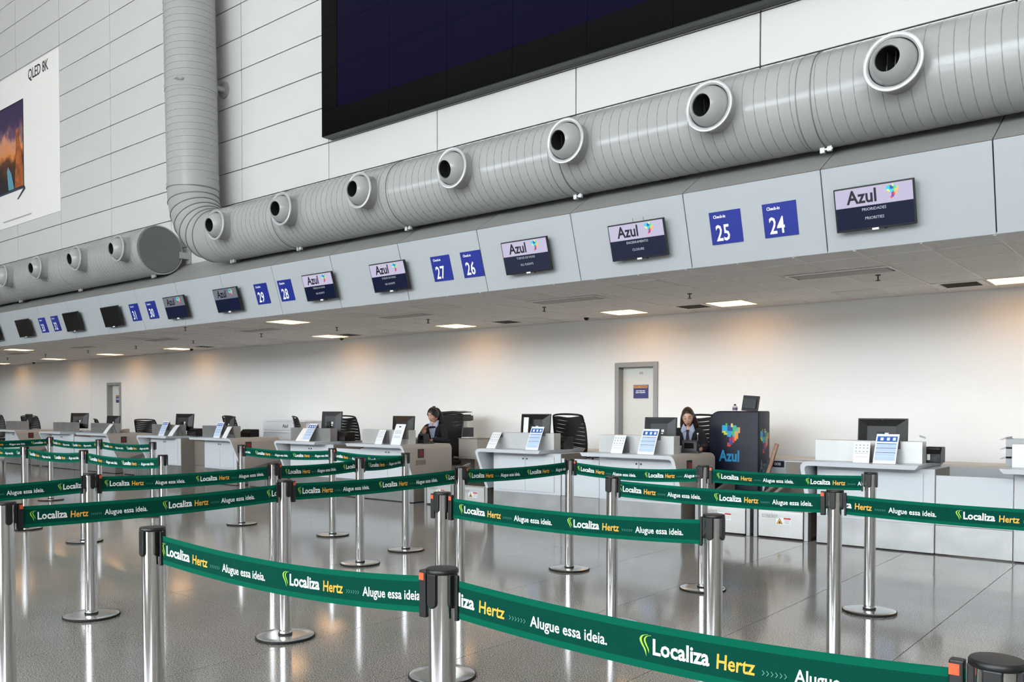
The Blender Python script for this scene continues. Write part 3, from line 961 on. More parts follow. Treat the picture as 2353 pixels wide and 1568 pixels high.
def tape(a, b, phase, label, clip='a', sag=0.022, ztop=0.982, reps=None, dz=(0, 0)):
    A = Vector((POSTS[a][0], POSTS[a][1], 0))
    B = Vector((POSTS[b][0], POSTS[b][1], 0))
    d = (B - A)
    L = d.length
    d.normalize()
    n = Vector((d.y, -d.x, 0))           # to the side that reads left to right
    s0, s1 = 0.050, L - 0.050

    def P(s, h, off):
        t = (s - s0) / (s1 - s0)
        z = ztop - sag * 4 * t * (1 - t) + dz[0] * (1 - t) + dz[1] * t
        wob = 0.004 * math.sin(t * 5 + L * 7)
        return A + d * s + n * (off + wob) + Vector((0, 0, z - h))
    N = 28
    t = thing('barrier_tape', label, 'barrier tape', A + d * (L / 2), group='printed green barrier tapes')
    O = t.location.copy()
    mb = MB()
    hs = [0.0, 0.0175, 0.0895, 0.107]
    for side in (1, -1):
        vs, fs, ms = [], [], []
        for i in range(N + 1):
            s = s0 + (s1 - s0) * i / N
            for h in hs:
                vs.append(P(s, h, 0.0006 * side) - O)
        for i in range(N):
            for k in range(3):
                f = (i * 4 + k, i * 4 + k + 1, i * 4 + 5 + k, i * 4 + 4 + k)
                mb.add([], [])
                fs.append(f if side == 1 else f[::-1])
                ms.append(1 if k != 1 else 0)
        o_ = len(mb.v)
        mb.v += [tuple(v) for v in vs]
        mb.f += [tuple(i + o_ for i in f) for f in fs]
        mb.m += ms
    mb.build('tape_band', [TAPE_D, TAPE_L], t, weld=False, smooth=True)
    # the print, repeated along the tape
    PER = 0.706
    s = phase
    while s > s0:
        s -= PER
    def fit(tv, w):
        x0, x1 = min(p[0] for p in tv[0]), max(p[0] for p in tv[0])
        return ([((p[0] - x0) * w / (x1 - x0), p[1]) for p in tv[0]], tv[1])
    lt = fit(text2d('Localiza', 0.052, bold=0.0013), 0.145)
    ht = fit(text2d('Hertz', 0.047, bold=0.0008, shear=0.06), 0.091)
    at = fit(text2d('Alugue essa ideia.', 0.040, bold=0.0006), 0.239)

    def put(mb, tv, tf, ox, base):
        vs = []
        ok = []
        for (x, y) in tv:
            ss = s + ox + x
            vs.append(P(min(max(ss, s0), s1), base - y, 0.0016) - O)
            ok.append(s0 <= ss <= s1)
        fs = [f for f in tf if all(ok[i] for i in f)]
        if fs:
            mb.add(vs, fs)
    while s < s1:
        W_, Y_, G_, C_, S_ = MB(), MB(), MB(), MB(), MB()
        for (pa, pb) in LEAF:
            pts = [(x * 0.034, y * 0.038) for x, y in pa] + [(x * 0.034, y * 0.038) for x, y in pb]
            m_ = len(pa)
            put(G_, pts, [(i, i + 1, m_ + i + 1, m_ + i) for i in range(m_ - 1)], 0.0, 0.068)
        put(W_, lt[0], lt[1], 0.038, 0.069)
        put(Y_, ht[0], ht[1], 0.200, 0.071)
        for i in range(6):
            put(C_, [(i * 0.0098 + x * 0.009, y * 0.011) for x, y in CH], [(0, 1, 4, 5), (1, 2, 3, 4)], 0.306, 0.068)
        put(S_, at[0], at[1], 0.377, 0.071)
        s += PER
        for nm, q, m_ in (('leaf_mark', G_, T_LIME), ('name_lettering', W_, T_WHITE), ('yellow_lettering', Y_, T_YEL), ('chevrons', C_, T_CHEV), ('slogan_lettering', S_, T_WHITE)):
            if q.f:
                q.build(nm, m_, t, weld=False)
    # the clip that hooks into the next post, and the slot plate at the cassette end
    for end in ('a', 'b'):
        s = 0.052 if end == 'a' else L - 0.052
        sg = 1 if end == 'a' else -1
        big = (end == clip)
        c = A + d * s - O
        mb = MB()
        hw = 0.013 if big else 0.006
        z0, z1 = (0.862, 0.998) if big else (0.868, 0.996)
        th = 0.012 if big else 0.006
        vs = []
        for zz in (z0, z1):
            for (u, w_) in ((-hw, -th), (hw, -th), (hw, th), (-hw, th)):
                vs.append(c + d * (u + sg * hw) + n * w_ + Vector((0, 0, zz)))
        mb.add(vs, [(0, 3, 2, 1), (4, 5, 6, 7), (0, 1, 5, 4), (1, 2, 6, 5), (2, 3, 7, 6), (3, 0, 4, 7)])
        k = mb.build('tape_clip' if big else 'slot_plate', BLACKP, t, bevel=0.003)
        if big:
            g = MB()
            vs = []
            for (u, zz) in ((-0.009, 0.970), (0.009, 0.970), (0.009, 0.991), (-0.009, 0.991)):
                vs.append(c + d * (u + sg * hw + sg * 0.003) + n * (th + 0.0008) + Vector((0, 0, zz)))
            g.add(vs, [(0, 1, 2, 3)])
            g.build('orange_tag', ORANGE, k, weld=False)
    return t


TAPES = [
    ('P3', 'P7', 0.052, 'bright green tape sweeping through the foreground from left to bottom centre', 'b', 0.03),
    ('P7', 'P15', 0.645, 'largest bright green tape running to the bottom right corner', 'b', 0.025),
    ('P6', 'P12', 0.121, 'bright green tape at centre from the double-clipped post to the thick post', 'a', 0.02),
    ('P10', 'P13', 0.045, 'bright green tape across the baggage belts at right', 'b', 0.012),
    ('P13', 'E13', 0.614, 'bright green tape leaving through the right photo edge', 'b', 0.015),
    ('P9', 'P11', 0.091, 'rear bright green tape sagging in front of the counter of the woman in the tie', 'a', 0.03),
    ('P11', 'P14', 0.115, 'rear bright green tape in front of the podium and the rightmost full desk', 'a', 0.012),
    ('P1', 'P4', 0.111, 'dark shaded green tape from the left photo edge to the warm-lit post', 'a', 0.012),
    ('P4', 'P8', 0.104, 'dark shaded green tape from the warm-lit post towards the centre', 'a', 0.012),
    ('P8', 'P9', 0.095, 'dark shaded green tape at centre in front of the beige pedestal and belts', 'a', 0.015),
    ('E2', 'P2', 0.60, 'dark shaded green tape at the left edge ending on the full-base post', 'a', 0.012),
    ('P2', 'P5', 0.102, 'dark shaded green tape behind the front left one, from the full-base post', 'a', 0.015),
    ('P5', 'P16', 0.123, 'short dark shaded tape left of centre, second of the rear dark ones', 'a', 0.012),
    ('P16', 'P17', 0.144, 'shortest dark tape, ending at the counter of the woman with the phone', 'a', 0.012),
    ('P19', 'P18', 0.271, 'bright green tape in front of the beige desk end at mid left', 'a', 0.025),
    ('P18', 'P17', 0.036, 'bright green tape partly behind the dark ones, left of the woman with the phone', 'a', 0.02),
    ('E21', 'P21', 0.60, 'far dark tape entering from the left edge, topmost there', 'a', 0.012),
    ('P21', 'P23', 0.08, 'far bright tape, first of the rearmost row at left', 'a', 0.025),
    ('P23', 'P24', 0.12, 'far bright tape, last of the rearmost row at left', 'a', 0.025),
    ('E20', 'P20', 0.62, 'far bright tape cut by the left edge below the dark one', 'a', 0.02),
    ('P20', 'P22', 0.122, 'far bright tape in the middle of the front far-left row', 'a', 0.025),
    ('P22', 'P25', 0.115, 'far bright tape, last of the front far-left row', 'a', 0.03),
    ('P15', 'E15', 0.3, 'dark green tape end just showing at the bottom right corner', 'b', 0.02),
]
for a_, b_, ph, lab, cl, sg_ in TAPES:
    tape(a_, b_, ph, lab, cl, sg_)
# the spare clip hooked to the left of the centre post
t = thing('spare_tape_clip', 'unused black tape clip with orange tag on the left of the centre post', 'clip', (-3.245 - 0.064, 3.385, 0.862))
box('clip_body', t, -0.013, 0.013, -0.012, 0.012, 0, 0.136, BLACKP, bevel=0.003)
box('orange_tag', t, -0.009, 0.009, -0.0135, -0.012, 0.108, 0.129, ORANGE)

# ================================================================== COUNTERS
YD = 9.38


def flip(mb, s):
    """Mirror a builder for the desks that face the other way."""
    if s < 0:
        mb.v = [(-v[0], v[1], v[2]) for v in mb.v]
        mb.f = [f[::-1] for f in mb.f]
    return mb


def desk(ux, s, b0, b1, u0, u1, label, belt_side=True, digit=None):
    """Check-in desk. ux: x of the steel upstand's belt-side end, s: +1 desk to the right of its belt, -1 to the left."""
    t = thing('checkin_desk', label, 'counter', (ux, YD, 0), group='check-in desks')
    # waterfall shell: worktop turning down into a slanted side panel
    t_, Rr, ri, zt_, zb = 0.045, 0.075, 0.04, 0.905, 0.33
    out = [(u1, zt_)]
    for i in range(7):
        q = R(90 + 90 * i / 6)
        out.append((u0 + Rr + Rr * math.cos(q), zt_ - Rr + Rr * math.sin(q)))
    out.append((u0, zb + 0.02))
    out.append((u0 + 0.012, zb))
    out.append((u0 + t_, zb))
    for i in range(5):
        q = R(180 - 90 * i / 4)
        out.append((u0 + t_ + ri + ri * math.cos(q), zt_ - t_ - ri + ri * math.sin(q)))
    out.append((u1 - 0.035, zt_ - t_))
    yf = lambda z: -0.25 + max(0.0, (0.86 - z)) * 0.45
    n = len(out)
    vs = [(u, yf(z), z) for u, z in out] + [(u, 0.83, z) for u, z in out]
    mb = MB()
    mb.add(vs, [tuple(range(n)), tuple(range(n, 2 * n))[::-1]], 0)
    for i in range(n):
        j = (i + 1) % n
        m_ = 1 if (1 <= i <= 8) else 0
        mb.add(vs, [(j, i, n + i, n + j)], m_)
    sh = flip(mb, s).build('desk_shell', [DESKWHITE, BEIGE], t, smooth=True)
    # cabinet under the worktop
    cab = flip(MB().box(b0, b1, 0.0, 0.6, 0.30, 0.858), s).build('desk_cabinet', [DESKWHITE], t)
    flip(MB().box(b1 - 0.004, b1 + 0.006, 0.01, 0.6, 0.02, 0.858), s).build('cabinet_side', BROWNGREY, t)
    flip(MB().box(b0 - 0.006, b0 + 0.004, 0.01, 0.6, 0.02, 0.858), s).build('cabinet_side', BROWNGREY, t)
    flip(MB().box(b0, b1, -0.004, 0.6, 0.012, 0.299), s).build('kick_plate', STEEL, t, bevel=0.002)
    flip(MB().box(b0 + 0.01, b1 - 0.01, 0.01, 0.6, 0.0, 0.012), s).build('plinth', JOINT, t)
    w = (b1 - b0 - 0.20) / 2
    for i in range(2):
        a = b0 + 0.09 + i * (w + 0.006)
        dr = flip(MB().box(a, a + w, -0.014, 0.0, 0.33, 0.815), s).build('cabinet_door', DESKWHITE, t, bevel=0.003)
        lx = a + w - 0.03 if i == 0 else a + 0.03
        lk = MB().lathe([(0.0, 0.0), (0.011, 0.0), (0.011, 0.010), (0.0, 0.010)], 12, mtx=Matrix.Translation((s * lx, -0.014, 0.775)) @ Matrix.Rotation(R(90), 4, 'X'))
        lk.build('door_lock', DARKGREY, dr)
    flip(MB().box(0, 1.095, 0.07, 0.225, 0.905, 1.13), s).build('steel_upstand', STEELW if ux > -11 else STEEL, t, bevel=0.002)
    if digit is not None:
        dx = u0 - 0.004
        pl = flip(MB().box(dx - 0.004, dx + 0.004, 0.06, 0.19, 0.70, 0.84), s).build('weight_display', DARKGREY, t)
        REDD = M('red_digits', (70, 8, 10), 0.4, emit=(190, 26, 34), estr=0.35)
        flip(MB().box(dx - 0.006, dx - 0.004, 0.10, 0.118, 0.73, 0.81).box(dx - 0.006, dx - 0.004, 0.14, 0.158, 0.73, 0.81), s).build('red_digit', REDD, pl)
        if digit:
            flip(MB().box(dx - 0.003, dx + 0.003, 0.02, 0.23, 0.59, 0.67), s).build('maker_label', BROWNGREY, t)
    # cable tray and keyboard shelf behind
    flip(MB().box(u0 + 0.05, u1 - 0.04, 0.79, 0.82, 0.80, 0.858), s).build('rear_apron', BEIGE, t)
    return t


desk(-3.39, 1, 0.05, 1.23, -0.05, 1.14, 'white desk with pale steel upstand and a big black monitor, right of the belts')
desk(-5.13, -1, -0.14, 1.04, -0.18, 1.18, 'white and beige desk of the woman in the tie, beside the navy podium', digit=False)
desk(-8.05, 1, 0.08, 1.26, -0.06, 1.10, 'white desk with a black mesh chair behind, left of the near service door')
desk(-9.78, -1, -0.18, 0.98, -0.21, 1.14, 'white and beige desk where the woman with the phone sits', digit=True)
desk(-12.79, 1, 0.08, 1.26, -0.06, 1.10, 'white desk in front of the white drawer cabinet')
desk(-14.58, -1, -0.2, 0.9, -0.40, 1.06, 'white and beige desk with a printer on its end, mid left', digit=False)
desk(-17.64, 1, 0.08, 1.27, -0.06, 1.16, 'white desk with a brown side beside an open gap, mid left')
desk(-19.35, -1, -0.2, 0.96, -0.36, 1.16, 'white and beige desk just right of the far service door', digit=False)
desk(-22.46, 1, 0.08, 1.27, -0.06, 1.16, 'white desk with one tall monitor just left of the far service door')
desk(-24.28, -1, -0.2, 0.96, -0.36, 1.16, 'white and beige desk nearest the left photo edge', digit=False)
desk(-0.40, -1, -0.14, 1.06, -0.18, 1.15, 'desk with a stack of grey trays, cut by the right edge')


def infill(x0, x1, label, brown=False):
    t = thing('infill_panel', label, 'panel', ((x0 + x1) / 2, YD, 0), group='panels between desks')
    h = (x1 - x0) / 2 - 0.004
    yy = 0.012 if not brown else 0.30
    box('panel_upper', t, -h, h, yy, yy + 0.03, 0.302, 0.80, BROWNGREY if brown else DESKWHITE, bevel=0.002)
    box('panel_kick', t, -h, h, yy - 0.004, yy + 0.03, 0.012, 0.298, BROWNGREY if brown else STEEL, bevel=0.002)


infill(-2.155, -1.465, 'white panel over scuffed steel between the two rightmost desks')
infill(-6.785, -6.18, 'white panel over steel below the black mesh chair at centre')
infill(-11.52, -10.77, 'white panel over steel left of the woman with the phone')
infill(-16.36, -15.49, 'brown-grey set-back panel in the gap between two desks at mid left', True)
infill(-21.18, -20.32, 'white panel over steel under the far service door')

# baggage belts between the desks
WARN_Y = M('warning_yellow', (240, 176, 40), 0.5)
WARN_R = M('warning_red', (196, 52, 44), 0.5)


def belt(x0, x1, label, brand=True, sticker=True):
    w = x1 - x0
    t = thing('baggage_belt', label, 'conveyor', (x0, YD + 0.03, 0), group='baggage belts between the desks')
    for a in (0.0, w - 0.048):
        box('side_post', t, a, a + 0.046, 0.0, 0.09, 0.0, 0.335, STEEL, bevel=0.004)
    fp = MB()
    pr = [(0.0, 0.02), (0.0, 0.30)] + [(0.03 - 0.03 * math.cos(R(90 * i / 5)), 0.30 + 0.03 * math.sin(R(90 * i / 5))) for i in range(1, 6)] + [(0.10, 0.33), (0.10, 0.02)]
    fp.prism(pr, 'x', 0.062, w - 0.062)
    plate = fp.build('front_plate', STEELW if x0 > -10 else STEEL, t, smooth=True)
    MB().prism([(0.10, 0.29), (0.10, 0.325), (1.0, 0.43), (1.0, 0.39)], 'x', 0.07, w - 0.07).build('belt', DARKBELT, t)
    for a in (0.02, w - 0.055):
        MB().prism([(0.10, 0.02), (0.10, 0.335), (1.0, 0.56), (1.0, 0.02)], 'x', a, a + 0.034).build('side_guide', BROWNGREY, t)
        MB().prism([(0.06, 0.330), (0.06, 0.352), (1.0, 0.585), (1.0, 0.562)], 'x', a - 0.004, a + 0.040).build('guide_rail', STEEL, t)
    if sticker:
        cx = w * 0.42
        s = MB().add([(cx, -0.0012, 0.165), (cx + 0.17, -0.0012, 0.165), (cx + 0.17, -0.0012, 0.245), (cx, -0.0012, 0.245)], [(0, 1, 2, 3)]).build('warning_sticker', PAPER, plate)
        tri = [(cx + 0.008, 0.172), (cx + 0.08, 0.172), (cx + 0.044, 0.236)]
        MB().add([(a, -0.002, b) for a, b in tri], [(0, 1, 2)]).build('triangle_border', BLACKP, s)
        c = (cx + 0.044, 0.193)
        MB().add([(c[0] + (a - c[0]) * 0.8, -0.0028, c[1] + (b - c[1]) * 0.8) for a, b in tri], [(0, 1, 2)]).build('triangle', WARN_Y, s)
        MB().add([(cx + 0.032, -0.0034, 0.180), (cx + 0.058, -0.0034, 0.180), (cx + 0.050, -0.0034, 0.200), (cx + 0.044, -0.0034, 0.208), (cx + 0.038, -0.0034, 0.196)], [(0, 1, 2, 3, 4)]).build('hand_symbol', BLACKP, s)
        MB().add([(cx + 0.09, -0.002, 0.226), (cx + 0.17, -0.002, 0.226), (cx + 0.17, -0.002, 0.243), (cx + 0.09, -0.002, 0.243)], [(0, 1, 2, 3)]).build('red_header', WARN_R, s)
        for i in range(4):
            z = 0.178 + i * 0.012
            MB().add([(cx + 0.095, -0.002, z), (cx + 0.16, -0.002, z), (cx + 0.16, -0.002, z + 0.004), (cx + 0.095, -0.002, z + 0.004)], [(0, 1, 2, 3)]).build('print_line', GREYTXT, s)
    if brand:
        vs, fs = text2d('crisplant', 0.058, sx=0.95)
        MB().add([(0.10 + p, -0.0014, 0.246 + q) for p, q in vs], fs).build('maker_lettering', M('engraved_grey', (120, 120, 118), 0.5), plate, weld=False)
        MB().add([(0.10, -0.0014, 0.236), (0.31, -0.0014, 0.236), (0.31, -0.0014, 0.240), (0.10, -0.0014, 0.240)], [(0, 1, 2, 3)]).build('maker_underline', M('engraved_grey', (120, 120, 118), 0.5), plate, weld=False)
    return t


belt(-4.82, -4.12, 'steel baggage belt in front of the navy podium, left of the pair')
belt(-4.08, -3.445, 'steel baggage belt with lettering and yellow warning sticker, against the rightmost full desk')
belt(-9.40, -8.78, 'steel baggage belt beside the beige desk of the woman with the phone')
belt(-8.75, -8.115, 'steel baggage belt against the desk with the black mesh chair')
belt(-14.05, -13.46, 'baggage belt beside the beige desk end at mid left', brand=False)
belt(-13.43, -12.855, 'baggage belt against the desk with the white drawer cabinet behind', brand=False)
belt(-18.84, -18.29, 'far baggage belt right of the beige desk by the far door', brand=False)
belt(-18.26, -17.705, 'far baggage belt against the desk with the brown side', brand=False)
belt(-23.72, -23.14, 'farthest baggage belt, left of its pair', brand=False)
belt(-23.11, -22.525, 'farthest baggage belt, right of its pair', brand=False)

# collector casing behind the belts
t = thing('collector_casing', 'low white baggage collector casing along the back, behind the belts', 'conveyor', (-4.4, 11.12, 0))
box('casing_front', t, -5.0, 4.9, 0.0, 0.03, 0.0, 0.785, DESKWHITE)
box('casing_top', t, -5.0, 4.9, -0.005, 0.65, 0.785, 0.815, M('casing_top', (214, 208, 200), 0.5))
s = box('number_plate', t, -0.19, 0.0, -0.012, -0.001, 0.695, 0.775, NAVY)
vs, fs = text2d('008', 0.06, align='CENTER')
MB().add([(-0.085 + p, -0.0135, 0.715 + q) for p, q in vs], fs).build('plate_number', T_WHITE, s, weld=False)
t = thing('steel_chute', 'dark steel box behind the belt, left of the rightmost full desk', 'chute', (-3.95, 10.72, 0))
box('chute_body', t, -0.22, 0.18, -0.12, 0.18, 0.0, 0.80, BROWNGREY, bevel=0.004)
box('chute_rim', t, -0.23, 0.19, -0.13, 0.19, 0.80, 0.815, STEEL, bevel=0.002)
t = thing('wooden_bar', 'brown wooden bar leaning behind the belts, right of the navy podium', 'bar', (-4.42, 10.62, 0.62))
WOOD = M('bar_wood', (150, 112, 86), 0.4, noise=(8, 0.2))
MB().box(-0.025, 0.025, -0.02, 0.02, 0, 0.42).build('bar_shaft', WOOD, t, bevel=0.012)
MB().box(-0.016, 0.016, -0.012, 0.012, -0.32, 0.02).build('bar_foot', STEEL, t)
t.rotation_euler = (R(-8), R(14), 0)

# ================================================================== PODIUM
t = thing('podium', 'navy blue podium with the Azul name and a map of coloured squares', 'podium', (-5.16, 10.45, 0))
pw, pd, ph = 0.69, 0.36, 1.44
out = [(pw, 0.0), (pw, ph)]
for i in range(9):
    q = R(90 + 90 * i / 8)
    out.append((0.15 + 0.15 * math.cos(q), ph - 0.15 + 0.15 * math.sin(q)))
out.append((0, 0))
MB().prism(out, 'y', 0.0, pd).build('podium_body', NAVY, t, bevel=0.02, bseg=3, smooth=True)
AZ = M('podium_cyan', (28, 136, 186), 0.45)


def panel_frame(parent, loc, right, up):
    """A thin face plate whose local xy plane carries print."""
    r, u = Vector(right), Vector(up)
    return Matrix.Translation(loc) @ Matrix((r, u, r.cross(u))).transposed().to_4x4()


def remap(ob, mt):
    ob.data.transform(mt)
    return ob


mt = panel_frame(t, (0, -0.002, 0), (1, 0, 0), (0, 0, 1))
remap(map_logo(t, 0.19, 0.98, 0, 0.25), mt)
o = lettering('podium_lettering', t, 'Azul', 0.155, 0.79, 0, 0.20, AZ, bold=0.006, sx=0.78)
remap(o, mt)
mt = panel_frame(t, (pw + 0.002, 0, 0), (0, 1, 0), (0, 0, 1))
o = map_logo(t, 0.05, 0.90, 0, 0.26)
remap(o, mt)
o = lettering('side_lettering', t, 'Azul', 0.045, 0.66, 0, 0.22, M('podium_pale', (96, 128, 140), 0.45), bold=0.004, sx=0.68)
remap(o, mt)

t = thing('sanitizer_bottle', 'small clear bottle with dark pump on top of the podium', 'bottle', (-4.87, 10.62, 1.44))
MB().lathe([(0.0, 0.0), (0.03, 0.0), (0.032, 0.05), (0.028, 0.062), (0.012, 0.07), (0.012, 0.075)], 16).build('bottle_body', M('clear_gel', (216, 208, 214), 0.2), t, smooth=True)
MB().lathe([(0.0331, 0.012), (0.0331, 0.045)], 16).build('bottle_label', M('bottle_label', (92, 82, 120), 0.5), t, smooth=True)
MB().lathe([(0.014, 0.072), (0.014, 0.09), (0.0, 0.09)], 12).build('bottle_cap', NAVY, t, smooth=True)


# ================================================================== MONITORS
def monitor(x, y, z0, z1, w, rotz, label, style='a', ztop=0.905, stickers=True, tilt=6):
    t = thing('monitor', label, 'monitor', (x, y, ztop), R(rotz), group='desk monitors seen from behind')
    h = z1 - z0
    q = Matrix.Translation((0, 0, z0 - ztop)) @ Matrix.Rotation(R(-tilt), 4, 'X')
    def loc(mb):
        mb.v = [tuple(q @ Vector(v)) for v in mb.v]
        return mb
    loc(MB().box(-w / 2, w / 2, -0.012, 0.012, 0, h)).build('monitor_frame', BLACKP, t, bevel=0.005)
    loc(MB().box(-w / 2 + 0.012, w / 2 - 0.012, 0.012, 0.014, 0.015, h - 0.012)).build('screen', SCR_OFF, t)
    bk = MB()
    a, b_ = w / 2 - 0.012, w / 2 - 0.11
    vs = [(-a, -0.012, 0.012), (a, -0.012, 0.012), (a, -0.012, h - 0.012), (-a, -0.012, h - 0.012), (-b_, -0.045, 0.06), (b_, -0.045, 0.06), (b_, -0.045, h - 0.085), (-b_, -0.045, h - 0.085)]
    bk.add(vs, [(0, 1, 5, 4), (1, 2, 6, 5), (2, 3, 7, 6), (3, 0, 4, 7), (4, 5, 6, 7)])
    loc(bk).build('back_shell', DARKGREY if style == 'b' else BLACKP, t)
    if style == 'l':
        ring = MB().lathe([(0.026, -0.001), (0.030, -0.001), (0.030, 0.001), (0.026, 0.001)], 24, mtx=Matrix.Translation((0, -0.0135, h - 0.045)) @ Matrix.Rotation(R(90), 4, 'X'))
        loc(ring).build('maker_mark', GREYTXT, t)
    if stickers:
        loc(MB().box(0.03, 0.075, -0.048, -0.046, h * 0.42, h * 0.52)).build('sticker', PAPER, t)
        loc(MB().box(0.035, 0.065, -0.048, -0.046, h * 0.34, h * 0.39)).build('sticker', PAPER, t)
    nk = MB().box(-0.035, 0.035, -0.075, -0.04, 0.01, z0 - ztop + h * 0.55)
    nk.build('stand_neck', BLACKP, t, bevel=0.004)
    MB().lathe([(0.0, 0.0), (0.11, 0.0), (0.11, 0.008), (0.05, 0.016), (0.0, 0.016)], 28, mtx=Matrix.Translation((0, -0.03, 0))).build('stand_foot', BLACKP, t, smooth=True)
    return t


monitor(-2.775, 9.76, 1.04, 1.365, 0.515, 0, 'wide black monitor with a round mark, on the rightmost full desk', 'l', tilt=3)
monitor(-5.49, 9.75, 1.03, 1.36, 0.46, 0, 'black monitor in front of the woman in the tie', 'b', tilt=4)
m_ = monitor(-7.52, 9.76, 1.03, 1.395, 0.50, 4, 'black monitor with a white paper strip hung on its back')
m2 = MB().box(-0.13, -0.05, -0.056, -0.050, 0.14, 0.44)
m2.v = [(v[0], v[1] - 0.045 + (v[2] - 0.3) * 0.1, v[2]) for v in m2.v]
m2.build('hung_paper', PAPER, m_)
monitor(-10.22, 9.75, 1.03, 1.35, 0.50, 0, 'black monitor with one white sticker, left of the woman with the phone', tilt=4)
monitor(-12.03, 9.74, 1.03, 1.42, 0.46, 9, 'dark monitor turned aside, in front of the mesh chair at mid left', 'b')
monitor(-15.29, 9.80, 1.00, 1.315, 0.40, -4, 'monitor seen almost edge-on in front of a mesh chair', 'a')
monitor(-16.86, 9.74, 1.00, 1.36, 0.52, 12, 'dark monitor with a round badge over the desk beside the gap', 'l')
monitor(-19.97, 9.74, 1.00, 1.30, 0.44, 13, 'small monitor with two white stickers left of the far mesh chair', 'a')
monitor(-21.7, 9.74, 0.98, 1.36, 0.52, 24, 'tall dark monitor with a white strip just left of the far door', 'a')
monitor(-24.85, 9.80, 0.98, 1.32, 0.38, 3, 'narrow-looking monitor nearest the left edge', 'a')
t = thing('podium_monitor', 'black monitor standing on the podium, seen from behind', 'monitor', (-4.66, 10.60, 1.44), R(-6))
MB().box(-0.115, 0.115, -0.012, 0.012, 0.0, 0.20).build('monitor_frame', BLACKP, t, bevel=0.004)
box('back_shell', t, -0.09, 0.09, -0.03, -0.012, 0.03, 0.16, DARKGREY, bevel=0.004)
t.rotation_euler = (R(-9), R(4), R(-6))


# ================================================================== TENT CARDS ON THE DESKS
def card(x0, w, h, label, kind, y=9.27, lean=0.48, z=0.905):
    """kind 'form': blue header and ruled bands; 'icons': small grey pictograms."""
    t = thing('tent_card', label, 'sign', (x0 + w / 2, y, z), group='tent cards on the desks')
    dy = h * lean
    th = 0.003
    prof = []
    n = 8
    for i in range(n + 1):
        q = i / n
        prof.append((dy * (q * 0.85 + 0.15 * q * q), h * q))
    fs_ = MB()
    vs = [(-w / 2, a, b) for a, b in prof] + [(w / 2, a, b) for a, b in prof] + [(-w / 2, a + th, b) for a, b in prof] + [(w / 2, a + th, b) for a, b in prof]
    k = n + 1
    for i in range(n):
        fs_.add(vs, [(i, k + i, k + i + 1, i + 1), (2 * k + i + 1, 3 * k + i + 1, 3 * k + i, 2 * k + i)])
    fs_.add(vs, [(0, 2 * k, 3 * k, k), (n, k + n, 3 * k + n, 2 * k + n)])
    fs_.build('card_sheet', PAPER, t, smooth=True)
    MB().add([(-w / 2, dy, h), (w / 2, dy, h), (w / 2, dy + 0.07, 0), (-w / 2, dy + 0.07, 0), (-w / 2, dy + 0.004, h), (w / 2, dy + 0.004, h), (w / 2, dy + 0.074, 0), (-w / 2, dy + 0.074, 0)],
             [(0, 1, 2, 3), (4, 7, 6, 5), (0, 3, 7, 4), (1, 5, 6, 2)]).build('card_back', M('card_back', (112, 106, 106), 0.6), t)

    def strip(nm, a0, a1, q0, q1, m, off=0.0012):
        vs, fs = [], []
        for i in range(5):
            q = q0 + (q1 - q0) * i / 4
            yy, zz = dy * (q * 0.85 + 0.15 * q * q) - off, h * q + off * 0.4
            vs += [(a0 * w, yy, zz), (a1 * w, yy, zz)]
        for i in range(4):
            fs.append((2 * i, 2 * i + 1, 2 * i + 3, 2 * i + 2))
        return MB().add(vs, fs).build(nm, m, t)
    if kind == 'form':
        strip('blue_header', -0.44, 0.44, 0.74, 0.92, BLUEP)
        for a in (-0.30, -0.02, 0.24):
            strip('header_icon', a, a + 0.13, 0.78, 0.88, PAPER, 0.002)
        for q in (0.66, 0.51, 0.36):
            strip('blue_rule', -0.44, 0.44, q, q + 0.022, BLUEP)
            strip('pale_band', -0.44, 0.44, q - 0.11, q - 0.01, BLUEPALE)
        strip('pale_band', -0.44, 0.44, 0.10, 0.24, BLUEPALE)
    elif kind == 'icons':
        for q in (0.82, 0.68, 0.52):
            for a in (-0.40, -0.17, 0.06, 0.29):
                strip('pictogram', a, a + 0.09, q, q + 0.05, GREYTXT)
        for q in (0.44, 0.28):
            strip('print_line', -0.40, 0.40, q, q + 0.012, GREYTXT)
    elif kind == 'notice':
        strip('notice_badge', -0.12, 0.08, 0.84, 0.90, NAVYTXT)
        for q in (0.66, 0.60, 0.54, 0.40, 0.34):
            strip('print_line', -0.35, 0.30, q, q + 0.018, GREYTXT)
    return t


card(-2.93, 0.165, 0.215, 'white pictogram card left of the blue form, on the rightmost full desk', 'icons', lean=0.25)
card(-2.73, 0.225, 0.30, 'blue-headed form card on the rightmost full desk', 'form')
card(-5.93, 0.17, 0.225, 'white pictogram card on the desk of the woman in the tie', 'icons')
card(-5.54, 0.23, 0.31, 'blue-headed form card on the desk of the woman in the tie', 'form')
card(-8.02, 0.165, 0.225, 'white pictogram card on the desk with the mesh chair, left of the service door', 'icons', lean=0.7)
card(-7.31, 0.215, 0.315, 'blue-headed form card on the desk with the mesh chair, left of the service door', 'form')
card(-10.37, 0.16, 0.225, 'white pictogram card on the desk of the woman with the phone', 'icons')
card(-10.0, 0.22, 0.32, 'white notice card with a dark badge on the desk of the woman with the phone', 'notice', lean=0.4)
card(-12.42, 0.15, 0.22, 'plain white card on the desk before the white cabinet', 'plain', lean=0.8)
card(-12.26, 0.22, 0.30, 'blue-headed form card on the desk before the white cabinet', 'form', lean=0.65)
card(-15.0, 0.21, 0.30, 'blue-headed form card on the mid-left beige desk', 'form', lean=0.4)
card(-14.70, 0.15, 0.215, 'plain white card on the mid-left beige desk', 'plain', lean=0.6)
card(-17.06, 0.22, 0.30, 'blue-headed form card on the desk beside the gap', 'form', lean=0.45)
